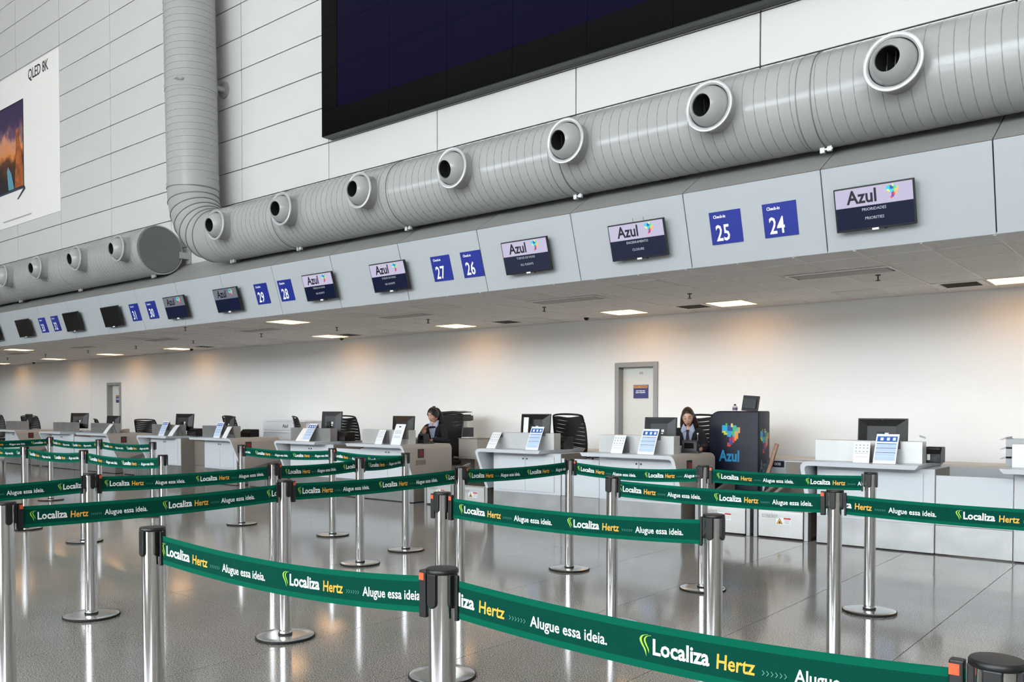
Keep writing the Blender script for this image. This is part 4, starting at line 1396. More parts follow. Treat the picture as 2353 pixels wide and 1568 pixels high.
card(-16.68, 0.17, 0.22, 'plain white card on the desk beside the gap', 'plain', lean=0.8)
card(-19.48, 0.16, 0.21, 'plain white card on the desk right of the far door', 'plain', lean=0.8)


# ================================================================== OFFICE CHAIRS
MESHB = M('chair_mesh', (20, 20, 22), 0.7)


def smooth_path(pts, n=5):
    P_ = [Vector(p) for p in pts]
    out = []
    for i in range(len(P_) - 1):
        a, b, c, d = P_[max(i - 1, 0)], P_[i], P_[i + 1], P_[min(i + 2, len(P_) - 1)]
        for k in range(n):
            q = k / n
            out.append(0.5 * ((2 * b) + (c - a) * q + (2 * a - 5 * b + 4 * c - d) * q * q + (3 * b - a - 3 * c + d) * q ** 3))
    return out + [P_[-1]]


def chair(x, y, ztop, rotz, label, w=0.52, arms=True, fill=0.93):
    """Chair whose back looks towards -y at rotz 0 turned by 180: the sitter faces -y, the backrest is on +y."""
    t = thing('office_chair', label, 'chair', (x, y, 0), R(rotz), group='black mesh office chairs')
    zs = 0.56
    hb = ztop - zs - 0.06
    z0 = zs + 0.06
    hw = w / 2
    # back frame: a rounded loop, curved in depth
    loop = []
    def yb(q): return 0.20 + 0.10 * q * q
    pts = [(-hw * 0.82, 0.0), (-hw * 0.98, 0.35), (-hw, 0.7), (-hw * 0.94, 0.93), (-hw * 0.80, 1.0), (0, 1.02), (hw * 0.80, 1.0), (hw * 0.94, 0.93), (hw, 0.7), (hw * 0.98, 0.35), (hw * 0.82, 0.0), (0, -0.02), (-hw * 0.82, 0.0)]
    MB().tube(smooth_path([(a, yb(q) - 0.06 * (abs(a) / hw) ** 2, z0 + q * hb) for a, q in pts]), 0.014, 8, cap=False).build('back_frame', BLACKP, t, smooth=True)
    ms = MB()
    nb = 13
    for i in range(nb):
        q0 = 0.02 + 0.95 * i / nb
        vs, fs = [], []
        for k in range(13):
            u = -1 + 2 * k / 12
            a = u * hw * 0.95
            wv = 0.012 * math.sin(u * 4.0 + i * 0.45)
            for dq in (wv, wv + 0.95 / nb * fill):
                q = q0 + dq
                vs.append((a, yb(q) - 0.06 * u * u, z0 + q * hb))
            for dq in (wv, wv + 0.95 / nb * fill):
                q = q0 + dq
                vs.append((a, yb(q) - 0.06 * u * u + 0.004, z0 + q * hb))
        for k in range(12):
            b0, b1 = k * 4, k * 4 + 4
            fs += [(b0, b0 + 1, b1 + 1, b1), (b0 + 2, b1 + 2, b1 + 3, b0 + 3), (b0 + 1, b0 + 3, b1 + 3, b1 + 1), (b0, b1, b1 + 2, b0 + 2)]
        ms.add(vs, fs)
    ms.build('back_mesh', MESHB, t, smooth=True)['kind'] = 'stuff'
    MB().box(-0.25, 0.25, -0.26, 0.22, zs - 0.05, zs + 0.02).build('seat', MESHB, t, bevel=0.025, bseg=3, smooth=True)
    MB().tube([(0, 0.08, zs - 0.06), (0, 0.26, zs - 0.04), (0, 0.29, zs + 0.10), (0, 0.25, z0 + hb * 0.35)], 0.022, 8).build('back_stem', BLACKP, t, smooth=True)
    if arms:
        for s in (-1, 1):
            MB().tube([(s * 0.24, 0.05, zs - 0.03), (s * 0.31, 0.05, zs + 0.02), (s * 0.31, 0.05, zs + 0.19)], 0.016, 8).build('arm_post', BLACKP, t, smooth=True)
            box('arm_pad', t, s * 0.31 - 0.04, s * 0.31 + 0.04, -0.10, 0.16, zs + 0.19, zs + 0.215, BLACKP, bevel=0.01)
    MB().lathe([(0.0, 0.09), (0.032, 0.09), (0.032, 0.28), (0.02, 0.28), (0.02, zs - 0.05)], 14).build('gas_column', BLACKP, t, smooth=True)
    for i in range(5):
        a = 2 * math.pi * i / 5 + 0.3
        c, s_ = math.cos(a), math.sin(a)
        lg = MB().tube([(0, 0, 0.10), (c * 0.28, s_ * 0.28, 0.075)], [0.024, 0.014], 8).build('foot_spoke', BLACKP, t, smooth=True)
        MB().ell((c * 0.28, s_ * 0.28, 0.03), (0.028, 0.028, 0.03), 10, 8).build('caster', RUBBER, lg, smooth=True)
    return t


chair(-7.30, 10.50, 1.375, 180, 'large black mesh chair turned with its back to us, beside the service door', 0.56, fill=1.0)
chair(-12.25, 10.50, 1.325, 180, 'black mesh chair with wavy back, right of the dark mid-left monitor', 0.58)
chair(-15.98, 10.50, 1.30, 172, 'black mesh chair behind the edge-on monitor', 0.60)
chair(-19.85, 10.62, 1.20, 205, 'black mesh chair right of the small two-sticker monitor', 0.60)
chair(-22.1, 10.62, 1.19, 150, 'black mesh chair half hidden left of the far door monitor', 0.60)
chair(-26.2, 10.55, 1.25, 205, 'black mesh chair nearest the left edge', 0.60)
chair(-14.0, 10.76, 1.30, 152, 'black chair seen edge-on in front of the white drawer cabinet', 0.50)
chair(-28.3, 10.45, 1.27, 200, 'dark chair back cut by the left photo edge', 0.60)
chair(-10.27, 10.78, 1.37, 14, 'black mesh chair under the woman with the phone', 0.50, arms=False, fill=0.98)
chair(-5.46, 10.76, 1.37, 22, 'black mesh chair under the woman in the tie', 0.52, arms=False, fill=0.95)


# ================================================================== SMALL EQUIPMENT ON AND BEHIND THE DESKS
def device(x, y, w, d, h, rotz, label, name='label_printer', cat='printer', m=BLACKP, z=0.905):
    t = thing(name, label, cat, (x, y, z), R(rotz))
    pr = [(-d / 2, 0.0), (-d / 2, h * 0.55), (-d * 0.2, h), (d / 2, h), (d / 2, 0.0)]
    MB().prism(pr, 'x', -w / 2, w / 2).build('printer_body', m, t, bevel=0.008)
    box('paper_slot', t, -w * 0.38, w * 0.38, -d * 0.30, -d * 0.22, h * 0.80, h * 0.92, DARKGREY)
    box('front_panel', t, -w * 0.3, w * 0.3, -d / 2 - 0.003, -d / 2, h * 0.12, h * 0.4, DARKGREY)
    return t


t = device(-2.26, 9.80, 0.16, 0.20, 0.165, 0, 'small black label printer at the end of the rightmost full desk')
box('port_sticker', t, -0.05, -0.02, -0.1045, -0.1032, 0.03, 0.09, PAPER)
t = thing('paper_strip', 'curled white paper strip behind the steel upstand of the rightmost full desk', 'paper', (-2.40, 9.90, 0.905))
MB().add([(-0.035, 0.0, 0.0), (0.03, 0.0, 0.0), (0.03, 0.01, 0.24), (-0.035, 0.01, 0.26), (-0.035, -0.02, 0.285), (0.03, -0.02, 0.265)], [(0, 1, 2, 3), (3, 2, 5, 4)]).build('strip_sheet', PAPER, t)
device(-7.02, 9.78, 0.17, 0.22, 0.17, 0, 'black box printer beside the hung-paper monitor, right end of that desk')
device(-11.72, 9.78, 0.30, 0.24, 0.16, 0, 'wide black box printer between the dark monitor and the mesh chair', m=BLACKP)
device(-16.45, 9.78, 0.34, 0.24, 0.15, 0, 'black box printer on the desk beside the gap')
device(-14.95, 10.05, 0.34, 0.22, 0.15, 0, 'black printer on the beige end of the mid-left desk')
device(-25.15, 9.80, 0.50, 0.24, 0.18, 0, 'dark printer behind the upstand nearest the left edge', m=DARKGREY)


def reader(x, y, rotz, label):
    t = thing('document_reader', label, 'reader', (x, y, 0.905), R(rotz))
    box('reader_base', t, -0.12, 0.12, -0.08, 0.10, 0.0, 0.025, DARKGREY, bevel=0.006)
    MB().prism([(-0.09, 0.02), (-0.075, 0.15), (-0.05, 0.165), (0.0, 0.16), (0.04, 0.02)], 'x', -0.10, 0.10).build('reader_body', DARKGREY, t, bevel=0.01)
    box('reader_window', t, -0.06, 0.06, -0.0885, -0.083, 0.06, 0.13, BLACKGLOSS)
    return t


reader(-5.17, 9.98, 10, 'dark grey document reader in front of the woman in the tie')
reader(-9.88, 9.92, -12, 'dark grey document reader in front of the woman with the phone')
BEIGEK = M('key_beige', (196, 188, 178), 0.5)
for x, lab in ((-5.36, 'beige ticket tray beside the reader of the woman in the tie'), (-10.10, 'beige ticket tray beside the reader of the woman with the phone'), (-15.2, 'beige ticket tray at mid-left desk end'), (-19.75, 'beige ticket tray beside the small far monitor')):
    t = thing('ticket_tray', lab, 'tray', (x, 9.86, 0.905))
    MB().prism([(-0.10, 0.0), (-0.10, 0.05), (0.12, 0.09), (0.12, 0.0)], 'x', -0.10, 0.10).build('tray_body', BEIGEK, t, bevel=0.006)
    box('tray_slot', t, -0.07, 0.07, -0.102, -0.099, 0.015, 0.03, DARKGREY)

# grey trays at the right edge
TRAYG = M('tray_grey', (176, 180, 182), 0.45)
for i in range(3):
    t = thing('document_tray', 'grey stacking tray at the right edge, %s of three' % ('bottom', 'middle', 'top')[i], 'tray', (-1.42, 9.82, 0.905 + i * 0.095), group='stacked grey trays')
    m_ = MB()
    m_.box(-0.16, 0.16, -0.17, 0.17, 0.0, 0.006)
    m_.build('tray_floor', TRAYG, t)
    for (a, b_, c, d_) in ((-0.16, -0.152, -0.17, 0.17), (0.152, 0.16, -0.17, 0.17), (-0.152, 0.152, 0.162, 0.17), (-0.152, 0.152, -0.17, -0.162)):
        box('tray_wall', t, a, b_, c, d_, 0.006, 0.075, TRAYG)
    MB().prism([(-0.16, 0.075), (-0.16, 0.095), (-0.215, 0.070), (-0.20, 0.066)], 'y', -0.17, 0.17).build('tray_lip', TRAYG, t)

# white drawer cabinet against the back wall
t = thing('drawer_cabinet', 'white cabinet with three ribbed fronts and an Azul mark, against the back wall', 'cabinet', (-15.55, 11.35, 0))
box('cabinet_body', t, -0.76, 0.70, 0.0, 0.5, 0.0, 1.19, PAPER)
for i in range(5):
    dr = box('drawer_front', t, -0.77, 0.32, -0.03, 0.0, 0.20 + i * 0.20, 0.37 + i * 0.20, PAPER, bevel=0.004)
    box('drawer_lip', dr, -0.78, 0.33, -0.055, -0.03, 0.35 + i * 0.20, 0.372 + i * 0.20, PAPER)
box('cabinet_top', t, -0.79, 0.74, -0.05, 0.52, 1.19, 1.215, PAPER)
box('cabinet_end', t, 0.33, 0.70, -0.02, 0.0, 0.2, 1.185, BEIGE)
vs, fs = text2d('Azul', 0.11, bold=0.002)
MB().add([(-0.06 + p, -0.0315, 1.06 + q) for p, q in vs], fs).build('cabinet_lettering', NAVYTXT, t, weld=False)

# printer stack behind the woman with the phone
t = thing('printer_cabinet', 'grey cabinet under the stacked printers behind the woman with the phone', 'cabinet', (-10.48, 11.3, 0))
box('cabinet_body', t, -0.3, 0.26, -0.15, 0.3, 0.0, 0.965, STEELW, bevel=0.004)
box('cabinet_door', t, -0.28, 0.24, -0.162, -0.15, 0.08, 0.93, STEELW, bevel=0.003)
t = thing('office_printer', 'lower black office printer of the stack behind the woman with the phone', 'printer', (-10.48, 11.3, 0.965))
box('printer_body', t, -0.28, 0.24, -0.17, 0.2, 0.0, 0.17, DARKGREY, bevel=0.008)
box('paper_drawer', t, -0.24, 0.2, -0.176, -0.17, 0.02, 0.08, BLACKP)
t = thing('printer_riser', 'grey block carrying the upper printer of the stack', 'stand', (-10.55, 11.3, 1.135))
box('riser_block', t, -0.17, 0.19, -0.12, 0.16, 0.0, 0.115, STEELW, bevel=0.003)
box('riser_lip', t, -0.18, 0.20, -0.13, 0.17, 0.0, 0.012, STEEL)
t = thing('multifunction_printer', 'upper black printer with open lid at the top of the stack', 'printer', (-10.52, 11.3, 1.25))
box('printer_body', t, -0.26, 0.22, -0.17, 0.2, 0.0, 0.115, BLACKP, bevel=0.006)
box('side_tray', t, 0.22, 0.34, -0.12, 0.12, 0.01, 0.10, DARKGREY, bevel=0.004)
MB().prism([(-0.26, 0.125), (-0.26, 0.16), (0.10, 0.18), (0.26, 0.162), (0.26, 0.155), (0.10, 0.145)], 'y', -0.16, 0.18).build('scanner_lid', BLACKP, t)
t = thing('beige_pedestal', 'beige box on a post beside the printer stack, left of the white desk', 'pedestal', (-9.75, 10.8, 0))
box('pedestal_box', t, -0.21, 0.21, 0.0, 0.34, 0.655, 0.955, BEIGE, bevel=0.004)
box('pedestal_lid', t, -0.22, 0.215, -0.005, 0.345, 0.955, 0.972, BROWNGREY, bevel=0.003)
box('pedestal_shelf', t, -0.215, 0.30, -0.02, 0.34, 0.625, 0.652, STEELW)
box('pedestal_post', t, -0.21, -0.11, 0.05, 0.3, 0.0, 0.625, BROWNGREY)
t = thing('paper_stack', 'loose white papers on the beige pedestal', 'paper', (-9.82, 10.95, 0.972))
box('sheet_stack', t, -0.12, 0.05, -0.1, 0.1, 0.0, 0.012, PAPER)

# ================================================================== PEOPLE
SKIN = M('skin', (222, 176, 150), 0.5)
SKIN2 = M('skin_b', (208, 158, 134), 0.5)
BROW = M('brow_brown', (84, 56, 44), 0.7)
LIPS = M('lips', (158, 84, 78), 0.45)
HAIRB = M('hair_brown', (48, 32, 26), 0.42, noise=(40, 0.35))
HAIRK = M('hair_black', (24, 19, 20), 0.4, noise=(40, 0.35))
JACKET = M('jacket_navy', (16, 18, 30), 0.75)
SHIRT = M('shirt_pale_blue', (178, 188, 216), 0.7)
TROUSERS = M('trousers_navy', (20, 22, 34), 0.8)
TIE = M('tie_navy', (16, 20, 50), 0.5)


def skinned(chains, sub=2):
    """Grow a smooth surface round joint chains: chains = list of [(co, radius or (rx, ry)), ...]; equal points are shared."""
    vs, es, rs, idx = [], [], [], {}
    for ch in chains:
        prev = None
        for co, r in ch:
            key = tuple(round(c, 4) for c in co)
            if key not in idx:
                idx[key] = len(vs)
                vs.append(co)
                rs.append(r if isinstance(r, tuple) else (r, r))
            i = idx[key]
            if prev is not None and prev != i:
                es.append((prev, i))
            prev = i
    me = bpy.data.meshes.new('skin')
    me.from_pydata(vs, es, [])
    ob = bpy.data.objects.new('skin', me)
    COL.objects.link(ob)
    sk = ob.modifiers.new('skin', 'SKIN')
    sk.use_smooth_shade = True
    for i, v in enumerate(me.skin_vertices[0].data):
        v.radius = rs[i]
        v.use_root = (i == 0)
    ss = ob.modifiers.new('sub', 'SUBSURF')
    ss.levels = sub
    dg = bpy.context.evaluated_depsgraph_get()
    out = bpy.data.meshes.new_from_object(ob.evaluated_get(dg))
    bpy.data.objects.remove(ob)
    bpy.data.meshes.remove(me)
    return out


def as_mb(me):
    return MB().add([tuple(v.co) for v in me.vertices], [tuple(p.vertices) for p in me.polygons])


def fuse(mb, voxel):
    """One continuous surface out of overlapping closed shapes."""
    me = bpy.data.meshes.new('fuse')
    me.from_pydata(mb.v, [], mb.f)
    ob = bpy.data.objects.new('fuse', me)
    COL.objects.link(ob)
    rm = ob.modifiers.new('r', 'REMESH')
    rm.mode = 'VOXEL'
    rm.voxel_size = voxel
    sm = ob.modifiers.new('s', 'SMOOTH')
    sm.factor = 0.4
    sm.iterations = 2
    out = bpy.data.meshes.new_from_object(ob.evaluated_get(bpy.context.evaluated_depsgraph_get()))
    bpy.data.objects.remove(ob)
    bpy.data.meshes.remove(me)
    out.polygons.foreach_set('use_smooth', [True] * len(out.polygons))
    return out


def gz(p, c, s):
    return math.exp(-sum(((p[i] - c[i]) / s[i]) ** 2 for i in range(3)))


def face_point(d):
    """Point of the head surface in direction d (unit), the face towards -y, origin mid-head."""
    x, y, z = d
    p = [x * 0.071, y * 0.093, z * 0.116]
    if p[2] < 0:
        k = min(1.0, -p[2] / 0.116)
        p[0] *= 1 - 0.27 * k ** 1.7
        if p[1] < 0:
            p[1] *= 1 + 0.10 * math.sin(k * 2.2)
        else:
            p[1] *= 1 - 0.30 * k
    q = tuple(p)
    f = 0.0
    f += 0.024 * gz(q, (0, -0.095, -0.022), (0.013, 0.05, 0.020))
    f += 0.011 * gz(q, (0, -0.095, 0.006), (0.010, 0.05, 0.024))
    for s in (-1, 1):
        f -= 0.012 * gz(q, (s * 0.030, -0.082, 0.012), (0.017, 0.05, 0.012))
        f += 0.004 * gz(q, (s * 0.030, -0.084, 0.012), (0.010, 0.05, 0.007))
        f += 0.006 * gz(q, (s * 0.030, -0.082, 0.034), (0.024, 0.05, 0.009))
        f += 0.006 * gz(q, (s * 0.042, -0.07, -0.022), (0.020, 0.05, 0.020))
    f += 0.008 * gz(q, (0, -0.09, -0.062), (0.022, 0.05, 0.011))
    f -= 0.004 * gz(q, (0, -0.09, -0.080), (0.024, 0.05, 0.008))
    f += 0.008 * gz(q, (0, -0.085, -0.100), (0.022, 0.05, 0.016))
    p[1] -= f
    return Vector(p)


def head_mb(scale=1.0, keep=None, puff=0.0, seg=40, rings=30):
    vs, fs = [], []
    for i in range(rings + 1):
        t = math.pi * i / rings
        for k in range(seg):
            q = 2 * math.pi * k / seg
            d = Vector((math.sin(t) * math.cos(q), math.sin(t) * math.sin(q), math.cos(t)))
            vs.append(face_point(d) * scale + d * puff)
    for i in range(rings):
        for k in range(seg):
            k2 = (k + 1) % seg
            f = (i * seg + k, (i + 1) * seg + k, (i + 1) * seg + k2, i * seg + k2)
            if keep:
                c = sum((vs[j] for j in f), Vector()) / 4
                if not keep(c):
                    continue
            fs.append(f)
    return MB().add(vs, fs)


def patch(u0, u1, w0, w1, n=8, m=3, off=0.0015, bend=0.0):
    """A thin strip lying on the face: u sideways, w height in metres of the head."""
    vs, fs = [], []
    for j in range(m + 1):
        for i in range(n + 1):
            u = u0 + (u1 - u0) * i / n
            e = 1 - (2 * i / n - 1) ** 2
            w = w0 + (w1 - w0) * (0.5 + (j / m - 0.5) * (0.25 + 0.75 * e)) + bend * e
            d = Vector((u / 0.071, -math.sqrt(max(0.02, 1 - (u / 0.071) ** 2 - (w / 0.116) ** 2)), w / 0.116)).normalized()
            for _ in range(4):
                p = face_point(d)
                d = (d + Vector(((u - p.x) / 0.071, 0, (w - p.z) / 0.116)) * 0.8).normalized()
            p = face_point(d)
            vs.append(p + Vector((0, -off, 0)))
    for j in range(m):
        for i in range(n):
            a = j * (n + 1) + i
            fs.append((a, a + 1, a + n + 2, a + n + 1))
    return MB().add(vs, fs)


def hand_mb(wrist, direction, palm_n, side, curl, grip=0.0):
    """Palm, four unequal fingers in three joints and a thumb from the side of the palm."""
    d = Vector(direction).normalized()
    n = Vector(palm_n).normalized()
    n = (n - d * n.dot(d)).normalized()
    s = d.cross(n) * side
    w = Vector(wrist)
    mb = MB()
    mb.tube([w - d * 0.02, w, w + d * 0.03], [0.022, 0.021, 0.023], 10)
    for k in range(4):
        o = s * (-0.027 + 0.018 * k)
        base = w + d * (0.085 - 0.004 * abs(k - 1.5)) + o
        mb.tube([w + d * 0.02 + o * 0.7, w + d * 0.055 + o, base], [0.013, 0.0125, 0.0105], 8)
        L = (0.062, 0.072, 0.068, 0.052)[k]
        a, p = 0.0, base
        pts, rad = [p], [0.0095]
        for j in range(3):
            a += curl * (0.7 + 0.3 * j)
            p = p + (d * math.cos(a) + n * math.sin(a)) * (L * (0.45, 0.32, 0.23)[j])
            pts.append(p)
            rad.append(0.0088 - 0.0012 * j)
        mb.tube(pts, rad, 8)
    tb = w + d * 0.03 - s * 0.030
    tp = [tb, tb - s * 0.016 + d * 0.026 + n * 0.012, tb - s * 0.014 + d * 0.052 + n * (0.020 + grip)]
    mb.tube(tp, [0.012, 0.0105, 0.0085], 8)
    return mb


def person(label, loc, rotz, headrot, skin, hair, arms, chest_lean, longhair, accessory):
    t = thing('person', label, 'person', loc, R(rotz))
    P = lambda x, y, z: (x, y, z)
    ln = chest_lean
    pel, mid, che, nb, nt = (0, 0.02, 0.66), (0, 0.0 - ln * 0.4, 0.84), (0, -0.02 - ln * 0.8, 1.04), (0, -0.02 - ln, 1.185), (0, -0.045 - ln, 1.25)
    sh = [(s * 0.155, -0.02 - ln, 1.165) for s in (-1, 1)]
    torso = [[(pel, (0.15, 0.115)), (mid, (0.125, 0.10)), (che, (0.145, 0.105)), (nb, (0.062, 0.058)), (nt, (0.050, 0.050))]]
    limbs = []
    for i, s in enumerate((-1, 1)):
        el, wr = arms[i][0], arms[i][1]
        limbs.append([(che, (0.145, 0.105)), (sh[i], 0.056), (el, 0.042), (wr, 0.027)])
    legs = []
    for s in (-1, 1):
        legs.append([(pel, (0.15, 0.115)), ((s * 0.10, -0.06, 0.63), 0.085), ((s * 0.11, -0.42, 0.60), 0.062), ((s * 0.11, -0.40, 0.16), 0.040), ((s * 0.11, -0.42, 0.05), 0.036), ((s * 0.11, -0.54, 0.035), 0.030)])
    base = skinned(torso + limbs + legs, 3)
    body = as_mb(base)
    hc = Vector(nt) + Vector((0, -0.030, 0.112))
    HM = Matrix.Translation(hc) @ Matrix.Rotation(R(headrot[1]), 4, 'Z') @ Matrix.Rotation(R(headrot[0]), 4, 'X') @ Matrix.Rotation(R(headrot[2]), 4, 'Y') @ Matrix.Scale(1.07, 4)

    def hd(mb):
        mb.v = [tuple(HM @ Vector(v)) for v in mb.v]
        return mb
    hm = hd(head_mb())
    body.add(hm.v, hm.f)
    for s in (-1, 1):
        e = MB().ell((s * 0.072, 0.010, -0.002), (0.010, 0.018, 0.030), 10, 8)
        hd(e)
        body.add(e.v, e.f)
    for i, s in enumerate((-1, 1)):
        h = hand_mb(arms[i][1], arms[i][2], arms[i][3], s, arms[i][4], arms[i][5])
        body.add(h.v, h.f)
    bme = fuse(body, 0.0055)
    bme.materials.append(skin)
    obj('body', bme, t)
    # face details
    for s in (-1, 1):
        hd(patch(s * 0.030 - 0.017, s * 0.030 + 0.017, 0.002, 0.0075, off=0.003, bend=-0.004)).build('eyelashes', HAIRK, t, weld=False)
        hd(patch(s * 0.031 - 0.020, s * 0.031 + 0.020, 0.029, 0.034, off=0.003, bend=0.003)).build('eyebrow', BROW, t, weld=False)
    hd(patch(-0.022, 0.022, -0.069, -0.054, off=0.0035)).build('lips', LIPS, t, weld=False)

    # clothes: the body surface moved outwards and cut along neckline, front opening, cuffs and hems
    def cloth(name, grow, mat, keep, planes=()):
        vs = [tuple(v.co + v.normal * grow) for v in base.vertices]
        o = MB().add(vs, [tuple(p.vertices) for p in base.polygons]).build(name, mat, t, smooth=True)
        bm = bmesh.new()
        bm.from_mesh(o.data)
        for co, no in planes:
            bmesh.ops.bisect_plane(bm, geom=bm.verts[:] + bm.edges[:] + bm.faces[:], plane_co=co, plane_no=no)
        bmesh.ops.delete(bm, geom=[f for f in bm.faces if not keep(f.calc_center_median())], context='FACES')
        bm.to_mesh(o.data)
        bm.free()
        bm = bmesh.new()
        bm.from_mesh(o.data)
        bmesh.ops.delete(bm, geom=[v for v in bm.verts if not v.link_faces], context='VERTS')
        bm.to_mesh(o.data)
        bm.free()
        return o
    wrs = [Vector(a[1]) for a in arms]

    def vee(c):
        return c.y < -0.02 - ln * 0.6 and abs(c.x) < 0.23 * (c.z - 0.84)
    neck = lambda c: c.z > 1.195 and math.hypot(c.x, c.y + ln + 0.02) < 0.085
    cloth('shirt', 0.006, SHIRT, lambda c: c.z > 0.76 and abs(c.x) < 0.16 and c.z < 1.225 and not (c.y < -0.02 - ln and abs(c.x) < 0.55 * (c.z - 1.13)), [((0, 0, 1.13), (1, 0, -0.55)), ((0, 0, 1.13), (-1, 0, -0.55)), ((0, 0, 1.225), (0, 0, 1))])
    cloth('jacket', 0.017, JACKET, lambda c: c.z > 0.73 and not vee(c) and not neck(c) and c.z < 1.24 and min((Vector(c) - w).length for w in wrs) > 0.035, [((0, 0, 0.84), (1, 0, -0.23)), ((0, 0, 0.84), (-1, 0, -0.23))])
    cloth('trousers', 0.010, TROUSERS, lambda c: 0.09 < c.z < 0.78)
    for s in (-1, 1):
        MB().ell((s * 0.11, -0.49, 0.04), (0.042, 0.12, 0.04), 12, 8).build('shoe', BLACKP, t, smooth=True)
    # collar flaps
    cz, cy = 1.215, -0.075 - ln
    for s in (-1, 1):
        vs = [(s * 0.006, cy - 0.022, cz - 0.035), (s * 0.060, cy + 0.015, cz + 0.055), (s * 0.066, cy + 0.070, cz + 0.060), (s * 0.095, cy - 0.010, cz - 0.035), (s * 0.075, cy - 0.040, cz - 0.070)]
        vs += [(a, b + 0.006, c - 0.002) for a, b, c in vs]
        MB().add(vs, [(0, 1, 4), (1, 3, 4), (1, 2, 3), (5, 9, 6), (6, 9, 8), (6, 8, 7), (0, 4, 9, 5), (4, 3, 8, 9)]).build('shirt_collar', SHIRT, t)
    if accessory == 'tie':
        MB().prism([(-0.022, 1.185), (0.022, 1.185), (0.014, 1.145), (-0.014, 1.145)], 'y', cy - 0.050, cy - 0.030).build('tie_knot', TIE, t, bevel=0.004)
        MB().prism([(-0.014, 1.148), (0.014, 1.148), (0.040, 0.93), (0.0, 0.89), (-0.040, 0.93)], 'y', cy - 0.050, cy - 0.040).build('tie_blade', TIE, t)
        b = MB()
        b.lathe([(0.0, 0.0), (0.012, 0.0), (0.012, 0.008), (0.0, 0.008)], 14, mtx=Matrix.Translation((0.135, cy - 0.05, 1.135)) @ Matrix.Rotation(R(90), 4, 'X'))
        b.build('badge_reel', PAPER, t)
        MB().box(0.133, 0.137, cy - 0.062, cy - 0.058, 1.03, 1.125).build('badge_cord', PAPER, t)
        c = MB().box(0.105, 0.165, cy - 0.068, cy - 0.062, 0.945, 1.045).build('badge_card', PAPER, t)
        MB().box(0.115, 0.14, cy - 0.070, cy - 0.068, 0.985, 1.03).build('badge_photo', DARKGREY, c)
    else:
        MB().ell((-0.035, cy - 0.045, 1.155), (0.038, 0.014, 0.016), 10, 8).build('scarf_wing', TIE, t, smooth=True)
        MB().ell((0.035, cy - 0.045, 1.160), (0.038, 0.014, 0.016), 10, 8).build('scarf_wing', TIE, t, smooth=True)
        MB().ell((0.0, cy - 0.052, 1.157), (0.014, 0.014, 0.014), 10, 8).build('scarf_knot', TIE, t, smooth=True)
        for z in (0.99, 0.96):
            MB().ell((0.085, cy - 0.055, z), (0.007, 0.004, 0.010), 8, 6).build('jacket_button', PAPER, t)
    # hair: a cap that leaves the face free, then the falling part
    tied = longhair == 'tail'

    def keep(c):
        zh = 0.070 - 15.0 * c.x * c.x + (0.006 if tied else 0.004 * abs(c.x) / 0.01)
        if c.y < (0.012 if tied else -0.006) and c.z < zh and abs(c.x) < 0.075:
            return False
        return c.z > (-0.045 if tied else -0.085) or c.y > 0.03
    hd(head_mb(1.02, keep, 0.010, 200, 160)).build('hair', hair, t, smooth=True)

    def lock(name, pts, rad, flat=1.0, world=False):
        """A lock of hair along a smooth path of points."""
        P_ = [Vector(p) for p in pts]
        path, rr = [], []
        for i in range(len(P_) - 1):
            p0, p1, p2, p3 = P_[max(i - 1, 0)], P_[i], P_[i + 1], P_[min(i + 2, len(P_) - 1)]
            for k in range(6):
                q = k / 6
                path.append(0.5 * ((2 * p1) + (p2 - p0) * q + (2 * p0 - 5 * p1 + 4 * p2 - p3) * q * q + (3 * p1 - p0 - 3 * p2 + p3) * q ** 3))
                rr.append(rad[i] + (rad[i + 1] - rad[i]) * q)
        path.append(P_[-1])
        rr.append(rad[-1])
        mb = MB().tube(path, rr, 16)
        return hd(mb).build(name, hair, t, smooth=True)
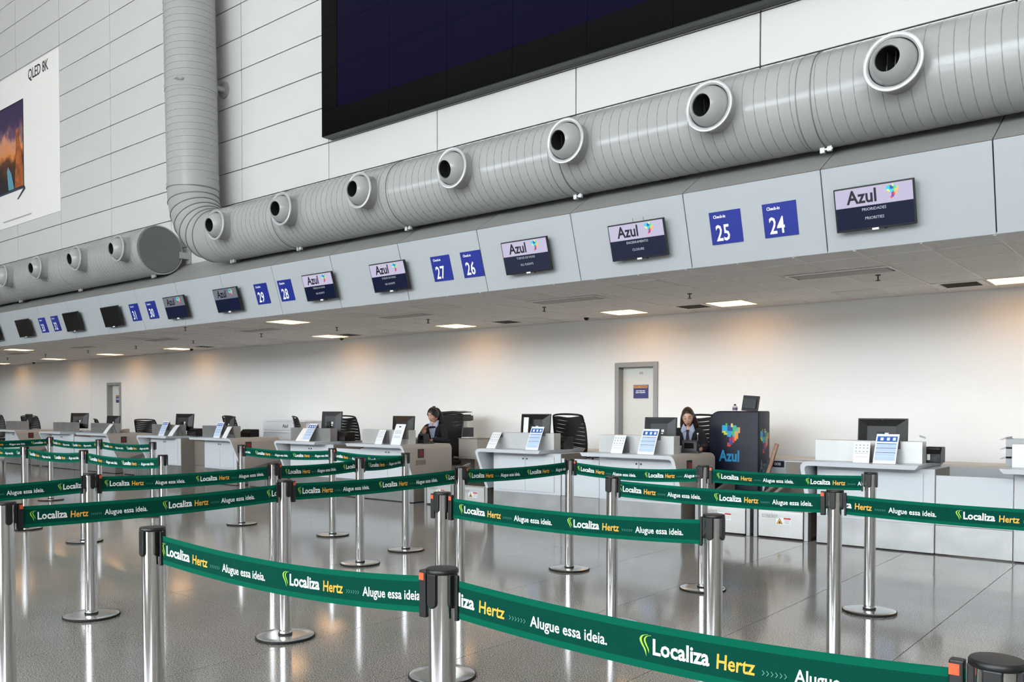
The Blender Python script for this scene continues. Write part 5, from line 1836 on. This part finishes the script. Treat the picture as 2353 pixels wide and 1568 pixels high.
    if not tied:
        lock('hair_side', [(-0.050, -0.010, 0.070), (-0.068, -0.004, 0.02), (-0.078, 0.004, -0.05), (-0.084, 0.0, -0.13), (-0.080, -0.02, -0.20)], [0.012, 0.018, 0.022, 0.022, 0.005])
        lock('hair_side', [(0.050, -0.008, 0.070), (0.070, 0.0, 0.02), (0.082, 0.012, -0.05), (0.098, 0.02, -0.13), (0.112, 0.015, -0.22)], [0.012, 0.020, 0.027, 0.030, 0.005])
        lock('hair_back', [(0, 0.03, 0.06), (0, 0.075, 0.0), (0.005, 0.075, -0.10), (0.01, 0.05, -0.22)], [0.06, 0.075, 0.085, 0.05])
    else:
        lock('ponytail', [(0, 0.06, 0.075), (0, 0.105, 0.045), (0.008, 0.125, -0.04), (0.012, 0.105, -0.13), (0.016, 0.085, -0.21), (0.018, 0.075, -0.26)], [0.022, 0.036, 0.044, 0.042, 0.030, 0.008])
        lock('hair_back', [(0, 0.02, 0.05), (0, 0.045, 0.0), (0, 0.045, -0.05)], [0.065, 0.062, 0.035])
        hd(MB().box(-0.028, 0.028, 0.045, 0.066, 0.098, 0.128)).build('hair_clip', HAIRK, t, bevel=0.007)
    return t


# each arm: elbow, wrist, hand direction, palm normal, finger curl, thumb grip
person('woman with long brown hair in navy jacket and tie, looking down at her desk', (-5.53, 10.60, 0), 22, (19, 2, -3), SKIN, HAIRB,
       (((-0.25, -0.20, 0.94), (-0.12, -0.42, 0.945), (0.5, -1, -0.12), (0.1, 0, -1), 0.35, 0.0),
        ((0.235, -0.23, 0.95), (0.20, -0.48, 0.945), (-0.15, -1, -0.1), (0, 0, -1), 0.35, 0.0)), 0.03, 'straight', 'tie')
person('woman with dark tied-back hair in navy jacket, looking at a phone in her hand', (-10.27, 10.60, 0), 12, (20, -14, 0), SKIN2, HAIRK,
       (((-0.25, -0.17, 0.93), (-0.12, -0.27, 1.02), (0.55, -0.55, 0.55), (0.8, 0.2, 0.5), 0.55, 0.006),
        ((0.27, -0.18, 0.93), (0.14, -0.40, 0.945), (-0.6, -1, -0.1), (0, 0, -1), 0.35, 0.0)), 0.05, 'tail', 'bow')
t = thing('mobile_phone', 'phone held by the woman with tied-back hair', 'phone', (-10.30, 10.27, 1.075))
MB().box(-0.037, 0.037, -0.004, 0.004, 0.0, 0.14).build('phone_case', M('phone_case', (150, 112, 96), 0.4), t, bevel=0.003)
box('phone_screen', t, -0.033, 0.033, 0.004, 0.005, 0.006, 0.134, BLACKGLOSS)
t.rotation_euler = (R(-50), 0, R(12))
